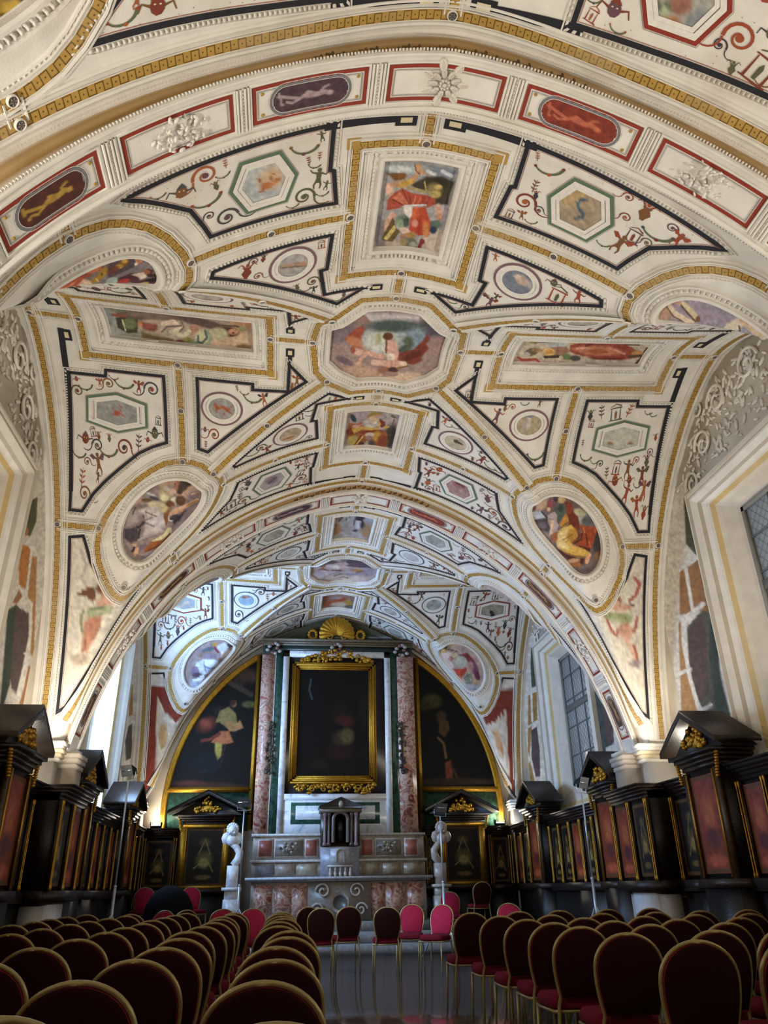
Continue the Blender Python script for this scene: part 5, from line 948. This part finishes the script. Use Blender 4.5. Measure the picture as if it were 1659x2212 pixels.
# tympanum following the vault, with shell
mb=MB();pts=[(-1.7,7.26),(-1.2,7.5),(-.7,7.72),(-.3,7.86),(CXR,7.9),(.45,7.86),(.85,7.72),(1.35,7.5),(1.9,7.26)]
mb.prism([(ex(a),ez(b)) for a,b in pts],YR+.12,YR+.5,'4c4a3a',lambda a,b,d:(a,d,b));mb.prism([(ex(CXR+(a-CXR)*.78),ez(7.3+(b-7.26)*.6)) for a,b in pts],YR+.1,YR+.12,'3a4034',lambda a,b,d:(a,d,b));rfin(mb,'tympanum')
mb=MB();R0=.46;zc=7.40;n=15;V=[];F=[]
m_=n*4
for i in range(9):
    r=R0*(i/8);
    for j in range(m_+1):
        t=math.pi*(-.12+1.24*j/m_);w_=.5+.5*math.cos(j*2*math.pi/4);rr=r*(1+.05*w_*(i/8));V.append((ex(CXR)+rr*math.cos(t)*1.0,YR+.02-.10*math.sin(math.pi*min(1,i/8*.9))-.03*w_*(i/8),ez(zc)+rr*math.sin(t)*1.05))
F=[(i*(m_+1)+j,i*(m_+1)+j+1,(i+1)*(m_+1)+j+1,(i+1)*(m_+1)+j) for i in range(8) for j in range(m_)]
mb.add(V,F,'b4862a')
for sg in(-1,1):
    th=np.linspace(0,9.5,30);rr=.1*(1-th/12);mb.tube([(ex(CXR+sg*.2)+sg*a*math.cos(t),YR-.06,ez(7.33)+a*math.sin(t)) for a,t in zip(rr,th)],.02,'b4862a',6)
    for i in range(12):
        t=i*math.pi/6;mb.ball((ex(CXR+sg*.66)+.1*math.cos(t),YR+.06,ez(7.42)+.12*math.sin(t)),(.05,.03,.05),'b4862a',6)
rfin(mb,'gilt_shell',M_GOLD,smooth=True)
# big framed altarpiece
pic=empty('altarpiece_painting',(ex(CXR),YR-.05,ez(3.5)),label='large dark altarpiece painting in a broad gilt frame above the altar',cat='painting')
def pfin(mb,name,m_,**k): o=mb.build(name,m_,pic,**k);o.matrix_parent_inverse=Matrix.Translation(-pic.location);return o
x0,x1,z0,z1=-1.11,1.13,3.5,6.6;mb=MB()
for a,b,e0,e1,dd in((0,.05,.0,.05,-.10),(.05,.10,.05,.1,-.14),(.10,.15,.1,.15,-.09),(.15,.19,.15,.19,-.06)):
    c='b4862a'
    eb(mb,x0+a,x0+b,z0+a,z1-a,dd,.02,c);eb(mb,x1-b,x1-a,z0+a,z1-a,dd,.02,c);eb(mb,x0+a,x1-a,z0+a,z0+b,dd,.02,c);eb(mb,x0+a,x1-a,z1-b,z1-a,dd,.02,c)
pfin(mb,'gilt_frame',M_GOLD)
rnd=random.Random(4)
mb=MB()
for i in range(90):
    x=rnd.uniform(-1,1);h=.3*(1-abs(x)**1.6)+.03;mb.ball((ex(CXR+x*.95),YR-.1+rnd.uniform(-.04,.03),ez(6.62+rnd.uniform(0,1)*h)),(rnd.uniform(.03,.08),.035,rnd.uniform(.03,.06)),'b4862a',6)
pfin(mb,'carved_crest',M_GOLD,smooth=True)
mb=MB()
for i in range(110):
    x=rnd.uniform(-1,1);h=.24*(.65+.35*math.cos(x*9));mb.ball((ex(CXR+x*1.0),YR-.1+rnd.uniform(-.04,.03),ez(3.48-rnd.uniform(0,1)*h)),(rnd.uniform(.03,.08),.035,rnd.uniform(.025,.05)),'b4862a',6)
for s in np.linspace(-.85,.85,7):
    th=np.linspace(0,7,18);rr=.1*(1-th/9);mb.tube([(ex(CXR+s)+a*math.cos(t),YR-.13,ez(3.37)+a*math.sin(t)) for a,t in zip(rr,th)],.018,'b4862a',6)
pfin(mb,'carved_apron',M_GOLD,smooth=True)
pl=Plane((0,YR-.03,0),(1,0,0),(0,0,1))
o=canvas('painted_canvas',pl,ccw([(ex(x0+.17),ez(z0+.17)),(ex(x1-.17),ez(z0+.17)),(ex(x1-.17),ez(z1-.17)),(ex(x0+.17),ez(z1-.17))]),'b 0b0a08;n .5 30;s 3a4448 2 672 1468 668 1490 674 1510;e 735 1540 26 18 0 1f140c .9;e 742 1555 20 10 0 3a1c14 .9;e 750 1560 14 10 0 4a1c18 .9;e 740 1595 22 18 0 3a3018 .8;e 750 1590 14 16 0 5a4c28 .8;e 735 1625 30 16 0 2c1210 .9;e 690 1650 20 12 0 241a0c .9;e 790 1530 14 40 0 1c180e .9',M_OIL,pic,(0,0),1,du=.02,dv=.02);o.matrix_parent_inverse=Matrix.Translation(-pic.location)
# ---------------------------------------------------------------- altar
alt=empty('marble_altar',(.08,18.6,0),label='inlaid marble altar with stepped gradines standing on its low steps',cat='altar')
def afin(mb,name,m_=None,**k): o=mb.build(name,m_ or M_MARB,alt,**k);o.matrix_parent_inverse=Matrix.Translation(-alt.location);return o
mb=MB();mb.box(-4.2,15.75+.55,0,4.2,19.2,.16,'8c9298');mb.box(-4.2,16.8,.16,4.2,19.2,.33,'8c9298');mb.box(-2.4,17.7,.33,2.45,19.2,.5,'8c9298');st=mb.build('altar_step',M_MARB);tag(st,'three grey stone steps under the altar','steps')
mb=MB();mb.box(-1.82,18.25,.5,1.98,18.9,1.27,'a89f94');afin(mb,'altar_body')
cen=.08
for i,(a,b,c) in enumerate(((-1.72,-1.42,'8c7060'),(-1.3,-.98,'6a5648'),(-.9,-.62,'9c5c4c'),(.78,1.02,'9c5c4c'),(1.12,1.48,'6a5648'),(1.6,1.88,'9c6c5c'))):
    mb=MB();mb.box(a-.04,18.235,.55,b+.04,18.25,1.23,'c4bcb0');mb.box(a,18.225,.6,b,18.235,1.18,c);afin(mb,'inlaid_slab',M_PINK)
mb=MB();mb.box(-.6,18.2,.52,.76,18.25,1.25,'8c8478')
for sg in(-1,1):
    for cz,r in((1.08,.16),(.72,.14)):
        th=np.linspace(0,9,26);rr=r*(1-th/11);mb.tube([(cen+sg*(.36+(.0 if cz>1 else .1))+sg*a*math.cos(t),18.17,cz+a*math.sin(t)) for a,t in zip(rr,th)],.022,'b8b0a4',6)
mb.lathe((cen,18.19,.85),[(.0,0),(.01,0)],'8c8478');
for r,c,y in((.2,'c4bcb0',18.19),(.14,'5a5c58',18.17)):
    V=[(cen+r*math.cos(t),y,.86+r*math.sin(t)) for t in np.linspace(0,2*math.pi,25)[:-1]];V2=[(a,y+.03,b) for a,_,b in V];mb.add(V+V2,[tuple(range(24))]+[(i,(i+1)%24,24+(i+1)%24,24+i) for i in range(24)],c)
afin(mb,'carved_antependium',smooth=False)
mb=MB();mb.box(-1.9,18.12,1.27,2.06,18.95,1.31,'8c8a8c');mb.box(-1.95,18.07,1.31,2.11,18.95,1.36,'b0b4bc');afin(mb,'altar_top')
mb=MB();mb.box(-1.84,18.5,1.36,2.02,18.95,1.66,'948a7c')
for i in range(8):
    a=-1.76+i*.47
    if abs(a+.2-cen)>.5: mb.box(a,18.485,1.4,a+.4,18.5,1.62,R_.choice(['8c8068','9c8c80','7a8088','a89c84']))
mb.box(-1.88,18.46,1.66,2.06,18.95,1.71,'b4b0a8');afin(mb,'lower_gradine')
mb=MB();mb.box(-1.84,18.62,1.71,2.02,18.95,2.2,'a0988c')
for a,b,c in((-1.7,-1.42,'8c5044'),(-1.34,-.72,'7c7468'),(-.66,-.42,'945648'),(.6,.84,'945648'),(.92,1.5,'7c7468'),(1.6,1.86,'9c5c50')):
    mb.box(a-.03,18.605,1.76,b+.03,18.62,2.14,'b8b0a8');mb.box(a,18.595,1.79,b,18.605,2.11,c)
for c in(-1.03,1.21):
    for i in range(18): t=i*2.4;mb.ball((c+.012*i*math.cos(t),18.59,1.95+.009*i*math.sin(t)),(.035,.02,.03),'5c544c' if i%2 else 'a09888',6)
mb.box(-1.88,18.58,2.2,2.06,18.95,2.25,'b4b0a8');afin(mb,'upper_gradine')
tab=empty('tabernacle',(cen,18.5,1.36),label='dark columned marble tabernacle with arched niche and gable on the altar',cat='tabernacle')
def tfin(mb,name,m_=None,**k): o=mb.build(name,m_ or M_MARB,tab,**k);o.matrix_parent_inverse=Matrix.Translation(-tab.location);return o
mb=MB();mb.box(cen-.42,18.4,1.36,cen+.44,18.62,1.95,'8c8c94');mb.box(cen-.2,18.36,1.6,cen+.22,18.4,1.92,'a8a8a8')
for x in np.linspace(-.2,.24,5): mb.lathe((cen+x,18.36,1.36),[(.02,0),(.035,.06),(.015,.12),(.03,.19)],'c0b8a8',8)
mb.box(cen-.27,18.32,1.55,cen+.3,18.42,1.59,'b4aca0');tfin(mb,'tabernacle_base')
def arch_ring(mb,cx,y0,y1,zb,zs,r0,r1,c,n=14):
    pi=[(cx-r0,zb)]+[(cx-r0*math.cos(t),zs+r0*math.sin(t)) for t in np.linspace(0,math.pi,n)]+[(cx+r0,zb)]
    po=[(cx-r1,zb)]+[(cx-r1*math.cos(t),zs+r1*math.sin(t)) for t in np.linspace(0,math.pi,n)]+[(cx+r1,zb)];k=len(pi)
    V=[(a,y0,b) for a,b in pi]+[(a,y0,b) for a,b in po]+[(a,y1,b) for a,b in pi]+[(a,y1,b) for a,b in po]
    F=[]
    for i in range(k-1): F+=[(i,i+1,k+i+1,k+i),(2*k+i,3*k+i,3*k+i+1,2*k+i+1),(i,2*k+i,2*k+i+1,i+1),(k+i,k+i+1,3*k+i+1,3*k+i)]
    mb.add(V,F,c)
mb=MB();arch_ring(mb,cen+.02,18.38,18.6,2.05,2.52,.13,.2,'5c5048');mb.box(cen-.1,18.56,2.05,cen+.15,18.6,2.66,'080808');tfin(mb,'arched_niche')
mb=MB();arch_ring(mb,cen+.02,18.34,18.4,1.64,1.82,.07,.1,'8c8478');mb.box(cen-.04,18.38,1.64,cen+.09,18.4,1.88,'0c0c0c');tfin(mb,'tabernacle_door')
for x,c in((-.33,'7c6464'),(-.24,'4c3c38'),(.27,'4c3c38'),(.37,'847478')):
    mb=MB();mb.lathe((cen+x,18.42,1.98),[(.05,0),(.05,.05),(.034,.07),(.032,.6),(.045,.64),(.055,.7)],c,12);tfin(mb,'column',smooth=True)
mb=MB();mb.box(cen-.42,18.45,1.98,cen-.2,18.85,2.7,'3c342c');mb.box(cen+.22,18.45,1.98,cen+.46,18.85,2.7,'3c342c');mb.box(cen-.42,18.6,1.98,cen+.46,18.9,2.72,'342c26');tfin(mb,'tabernacle_body')
mb=MB();mb.box(cen-.46,18.34,2.68,cen+.5,18.88,2.76,'6c6450');mb.prism([(cen-.48,2.76),(cen-.48,2.8),(cen+.02,3.0),(cen+.52,2.8),(cen+.52,2.76)],18.3,18.8,'4c4640',lambda a,b,d:(a,d,b));mb.ball((cen+.02,18.3,2.84),(.06,.04,.08),'8c846c',8);tfin(mb,'gable')
# marble cherub brackets at both ends of the altar
for sx in(-1,1):
    X=-2.22 if sx<0 else 2.3;o=empty('marble_bracket',(X,18.2,.5),label=f'white marble scroll pedestal with a carved cherub head at the {"left" if sx<0 else "right"} end of the altar',cat='pedestal',group=None)
    def f2(mb,name): q=mb.build(name,M_MARB,o,smooth=True);q.matrix_parent_inverse=Matrix.Translation(-o.location)
    W='dce0e4' if sx<0 else 'a89e94'  # same marble: daylight painted into the left one's colour, shade into the right's
    mb=MB();mb.box(X-.16,18.05,.5,X+.16,18.4,.95,W);mb.box(X-.2,18.0,1.12,X+.2,18.42,1.18,W);mb.box(X-.14,18.07,.95,X+.14,18.38,1.12,W);mb.box(X-.12,18.1,1.18,X+.12,18.35,1.6,W);q=mb.build('pedestal',M_MARB,o);q.matrix_parent_inverse=Matrix.Translation(-o.location)
    mb=MB();mb.tube([(X+sx*.0,18.2,1.6),(X-sx*.10,18.2,1.72),(X-sx*.12,18.2,1.86),(X-sx*.03,18.2,1.98),(X+sx*.08,18.2,2.04)],[.08,.09,.08,.07,.05],W,10);f2(mb,'scroll')
    mb=MB();mb.ball((X+sx*.06,18.18,2.3),(.10,.10,.12),W,12);mb.ball((X+sx*.06,18.08,2.29),(.02,.02,.02),W,6)
    for sg in(-1,1):
        mb.ball((X+sx*.06+sg*.13,18.22,2.14),(.1,.05,.13),W,8);mb.ball((X+sx*.06+sg*.05,18.1,2.25),(.03,.03,.03),W,6)
    for i in range(14): t=i*.45;mb.ball((X+sx*.06+.1*math.cos(t),18.2,2.33+.1*math.sin(t)),(.04,.06,.04),W,6)
    mb.ball((X+sx*.06,18.2,2.1),(.13,.1,.12),W,10);f2(mb,'cherub_head')
# ================================================================ CHAIRS
M_VELVET=mat('burgundy_velvet',.9,noise=.15,nscale=30,spec=.05)
M_FRAMEG=mat('gold_lacquered_steel',.4,.3,'86784a',spec=.4)
def chair_parts():
    out=[]
    zs,zt=.50,.925;yb=lambda z:-.20-.10*(z-.45)/.48
    def half(z): # half-width of the back outline
        t=(z-zs)/(zt-zs)
        if t<.55: return .155+.040*math.sin(t/.55*math.pi/2)
        a=(t-.55)/.45;return .195*math.sqrt(max(0,1-a**2.3))
    zz=list(np.linspace(zs,zs+.55*(zt-zs),8))+list(zs+(zt-zs)*(.55+.45*np.sin(np.linspace(0,math.pi/2,12)[1:])))
    L=[(-half(z),z) for z in zz];out_=L+[(-x,z) for x,z in L[::-1]]
    poly=[(x*.955,zs+(z-zs)*.975) for x,z in out_]
    mb=MB();n=len(poly)
    F=[];V=[]
    for d,k in((-.028,.93),(-.018,1.0),(.018,1.0),(.03,.93)):
        V+=[(x*k,yb(z)+d,.70+(z-.70)*k) for x,z in poly]
    mb.add(V[:2*n],[(i,(i+1)%n,n+(i+1)%n,n+i) for i in range(n)]+[tuple(range(n))[::-1]],'210b0a')  # rear of the velvet coloured darker, shade painted in; front stays red
    mb.add(V[n:],[(r*n+i,r*n+(i+1)%n,(r+1)*n+(i+1)%n,(r+1)*n+i) for r in range(2) for i in range(n)]+[tuple(range(2*n,3*n))],'8c2038');out.append(('backrest',mb,M_VELVET))
    mb=MB();p=[(-.19,-.21,.0),(-.18,-.2,.3),(-.165,-.19,.44)]+[(x,yb(z),z) for x,z in L]+[(-x,yb(z),z) for x,z in L[::-1]]+[(.165,-.19,.44),(.18,-.2,.3),(.19,-.21,0)]
    mb.tube(p,.0108,'8c7440',7);out.append(('back_frame',mb,M_FRAMEG))
    mb=MB();rr=[(.0,.0)];
    for (s,z) in((.90,.425),(1.0,.44),(1.0,.475),(.93,.495)):
        pass
    rings=[(.94,.42),(1.0,.435),(1.0,.475),(.92,.50)];m=24;V=[]
    for s,z in rings:
        for i in range(m):
            t=2*math.pi*i/m;c,s_=math.cos(t),math.sin(t);V.append((.205*s*math.copysign(abs(c)**.45,c),.015+.205*s*math.copysign(abs(s_)**.45,s_),z))
    F=[(r*m+i,r*m+(i+1)%m,(r+1)*m+(i+1)%m,(r+1)*m+i) for r in range(3) for i in range(m)]+[tuple(range(m))[::-1],tuple(range(3*m,4*m))]
    mb.add(V,F,'5a1522');out.append(('seat',mb,M_VELVET))
    mb=MB();mb.tube([(-.19,-.17,.41),(-.19,.19,.41),(.19,.19,.41),(.19,-.17,.41),(-.19,-.17,.41)],.011,'8c7440',6);out.append(('seat_rail',mb,M_FRAMEG))
    for sx in(-1,1):
        mb=MB();mb.tube([(sx*.185,.18,.42),(sx*.19,.2,.2),(sx*.195,.215,0)],[.012,.011,.009],'8c7440',7);out.append(('leg',mb,M_FRAMEG))
    return out
CH_P=[]
def chair(x,y,rz,label,z=0,group=None):
    r=empty('banquet_chair',(x,y,z),rz,label=label,cat='chair',group=group);r.scale=(1.0,1.0,.94)
    if not CH_P:
        for nm,mb,m_ in chair_parts(): CH_P.append(mb.build(nm,m_,r,smooth=True))
    else:
        for p in CH_P: c=p.copy();COL.objects.link(c);c.parent=r
    return r
ORD=['first','second','third','fourth','fifth','sixth','seventh','eighth','ninth','tenth','eleventh','twelfth','thirteenth']
for k in range(5):
    for r in range(12):
        x=-1.12-.63*k+R_.uniform(-.04,.04);y=2.28+.80*r+.16*k+R_.uniform(-.05,.05)
        chair(x,y,R_.uniform(-.06,.06),f'dark banquet chair, left block, {ORD[r]} row from the camera, {ORD[k]} from the aisle',group='chairs left of the aisle')
for k in range(8):
    for r in range(8 if k<5 else 7):
        x=.87+.53*k+R_.uniform(-.03,.03);y=[3.42,4.29,5.07,5.86,6.53,7.25,8.1,9.26][r]+.05*k+R_.uniform(-.04,.04)
        if x>3.95 or (k==0 and r==0): continue
        chair(x,y,R_.uniform(-.06,.06)-.02,f'dark banquet chair, right block, {ORD[r]} row from the camera, {ORD[k]} from the aisle',group='chairs right of the aisle')
FAR=[(-.85,13.8,.45,0,'half turned, leftmost of the six before the altar'),(-.55,12.75,-.05,0,'dark back towards us, second from left before the altar'),(-.13,13.5,.1,0,'dark back towards us, third from left before the altar'),(.42,12.75,-.06,0,'dark back towards us, fourth from left before the altar'),(.92,13.7,2.85,0,'red front towards us, fifth from left before the altar'),(1.22,13.1,2.5,0,'turned front in daylight, rightmost of the six before the altar')]
for x,y,rz,z,t in FAR: chair(x,y,rz,'red banquet chair, '+t,z)
for i in range(2): chair(-2.02+.45*i,12.9,math.pi,f'red banquet chair facing the camera past the left block, {"nearer the wall" if i==0 else "nearer the aisle"}')
chair(-3.0,12.75,math.pi-.5,'red banquet chair turned sideways behind the left block');chair(-2.72,13.35,.6,'red banquet chair back to back with the sideways one behind the left block')
chair(-3.9,17.25,math.pi,'red banquet chair by the altar wall, left of the dark covered shape',0.33);chair(-2.88,17.3,math.pi+.4,'red banquet chair by the altar wall, right of the dark covered shape',.33)
chair(2.25,16.75,math.pi,'red banquet chair in shadow at the right end of the altar, nearest the lamp stand',.16);chair(2.9,17.25,.1,'dark-backed banquet chair by the altar wall on the right',.33);chair(2.46,13.0,math.pi,'pink-lit banquet chair facing the camera behind the right block')
# dark draped shape; what the cloth covers is unknown
mb=MB();rings=[(.48,0),(.5,.3),(.5,.7),(.46,.9),(.36,1.06),(.22,1.17),(.08,1.22)];n=26;V=[]
for k,(r,z) in enumerate(rings):
    for i in range(n):
        t=2*math.pi*i/n;q=1+.05*math.sin(5*t+k*.3)*(1-z/1.3);V.append((-3.15+r*q*math.cos(t)*.9,15.6+r*q*math.sin(t)*.6,z))
mb.add(V,[(k*n+i,k*n+(i+1)%n,(k+1)*n+(i+1)%n,(k+1)*n+i) for k in range(len(rings)-1) for i in range(n)]+[tuple(range((len(rings)-1)*n,len(rings)*n)),tuple(range(n))[::-1]],'0c0c0e')
tag(mb.build('covered_shape',mat('black_cloth',.9,0,'0c0c0e',spec=.1),smooth=True),'black rounded covered shape standing in shadow left of the altar','covered furniture')
# ---------------------------------------------------------------- lamp stands
M_CHROME=mat('grey_steel',.35,.5,'a4b0bc');M_BLK=mat('black_metal',.5,.3,'101214');M_LAMPF=mat('reflector',.2,.9,'c8d0d8')
def lampstand(x,y,h,label,yaw,legs=True):
    r=empty('lamp_stand',(x,y,0),yaw,label=label,cat='lamp stand')
    mb=MB();mb.tube([(0,0,.25),(0,0,1.2)],.022,'8a94a0',8);mb.tube([(0,0,1.2),(0,0,h-.12)],.014,'8a94a0',8);mb.ball((0,0,1.2),.028,'303438',8);mb.build('pole',M_CHROME,r,smooth=True)
    for i in range(3):
        t=2*math.pi*i/3+.3;c,s=math.cos(t),math.sin(t);mb=MB();mb.tube([(0,0,.85),(.42*c,.42*s,.02)],.014,'8a94a0',6);mb.tube([(0,0,.3),(.24*c,.24*s,.38)],.007,'8a94a0',6);mb.build('leg',M_CHROME,r,smooth=True)
    mb=MB();V=[(-.13,-.03,-.06),(.13,-.03,-.06),(.13,-.09,.10),(-.13,-.09,.10),(-.09,.07,-.02),(.09,.07,-.02),(.09,.05,.06),(-.09,.05,.06)];V=[(a,b,c+h) for a,b,c in V]
    mb.add(V,[(4,5,6,7),(0,1,5,4),(1,2,6,5),(2,3,7,6),(3,0,4,7)],'101214');hd=mb.build('lamp_head',M_BLK,r)
    mb=MB();mb.add([(a,b-.002,c) for a,b,c in V[:4]],[(0,1,2,3)],'c8d0d8');mb.tube([(-.10,-.062,h+.02),(.10,-.062,h+.02)],.01,'e8e8e8',6);mb.build('reflector',M_LAMPF,hd)
    mb=MB();mb.tube([(-.14,0,h),(-.14,0,h-.12),(.14,0,h-.12),(.14,0,h)],.007,'303438',6);mb.build('yoke',M_CHROME,r)
lampstand(1.78,15.2,2.45,'floodlight on a tall tripod right of the red chairs before the altar',.5)
lampstand(-1.93,15.75,2.62,'floodlight on a tripod at the left end of the altar',-.4)
lampstand(3.42,12.0,2.52,'floodlight on a thin tripod in front of the far right window',.7)
lampstand(-3.55,12.6,2.78,'floodlight on a thin tripod in front of the far left window',-.7)
# ---------------------------------------------------------------- uplighters on the cornice
M_UP=mat('lamp_glow',.5,0,'fff0d8',emit=('ffe6c0',14))
for sx in(-1,1):
    for i,(y,lab) in enumerate(((3.2,'by the front pier'),(10.72,'beside the middle pier'),(YW-.24,'in the altar wall corner'))):
        x=sx*(4.75 if i<2 else 4.2);r=empty('uplighter',(x,y,2.48),label=f'glowing floodlight lying on the {"left" if sx<0 else "right"} cornice {lab}',cat='floodlight')
        mb=MB();mb.box(-.12,-.08,0,.12,.08,.05,'151515');mb.box(-.13,-.09,.05,-.11,.09,.13,'151515');mb.box(.11,-.09,.05,.13,.09,.13,'151515');mb.build('housing',M_BLK,r)
        l_=bpy.data.lights.new('uplighter_bulb','POINT');l_.energy=[50,55,55][i];l_.color=WARM;l_.shadow_soft_size=.04;lo=bpy.data.objects.new('uplighter_bulb',l_);COL.objects.link(lo);lo.location=(x,y,2.66)
        mb=MB();mb.box(-.105,-.075,.052,.105,.075,.075,'fff0d8');mb.build('lamp',M_UP,r)
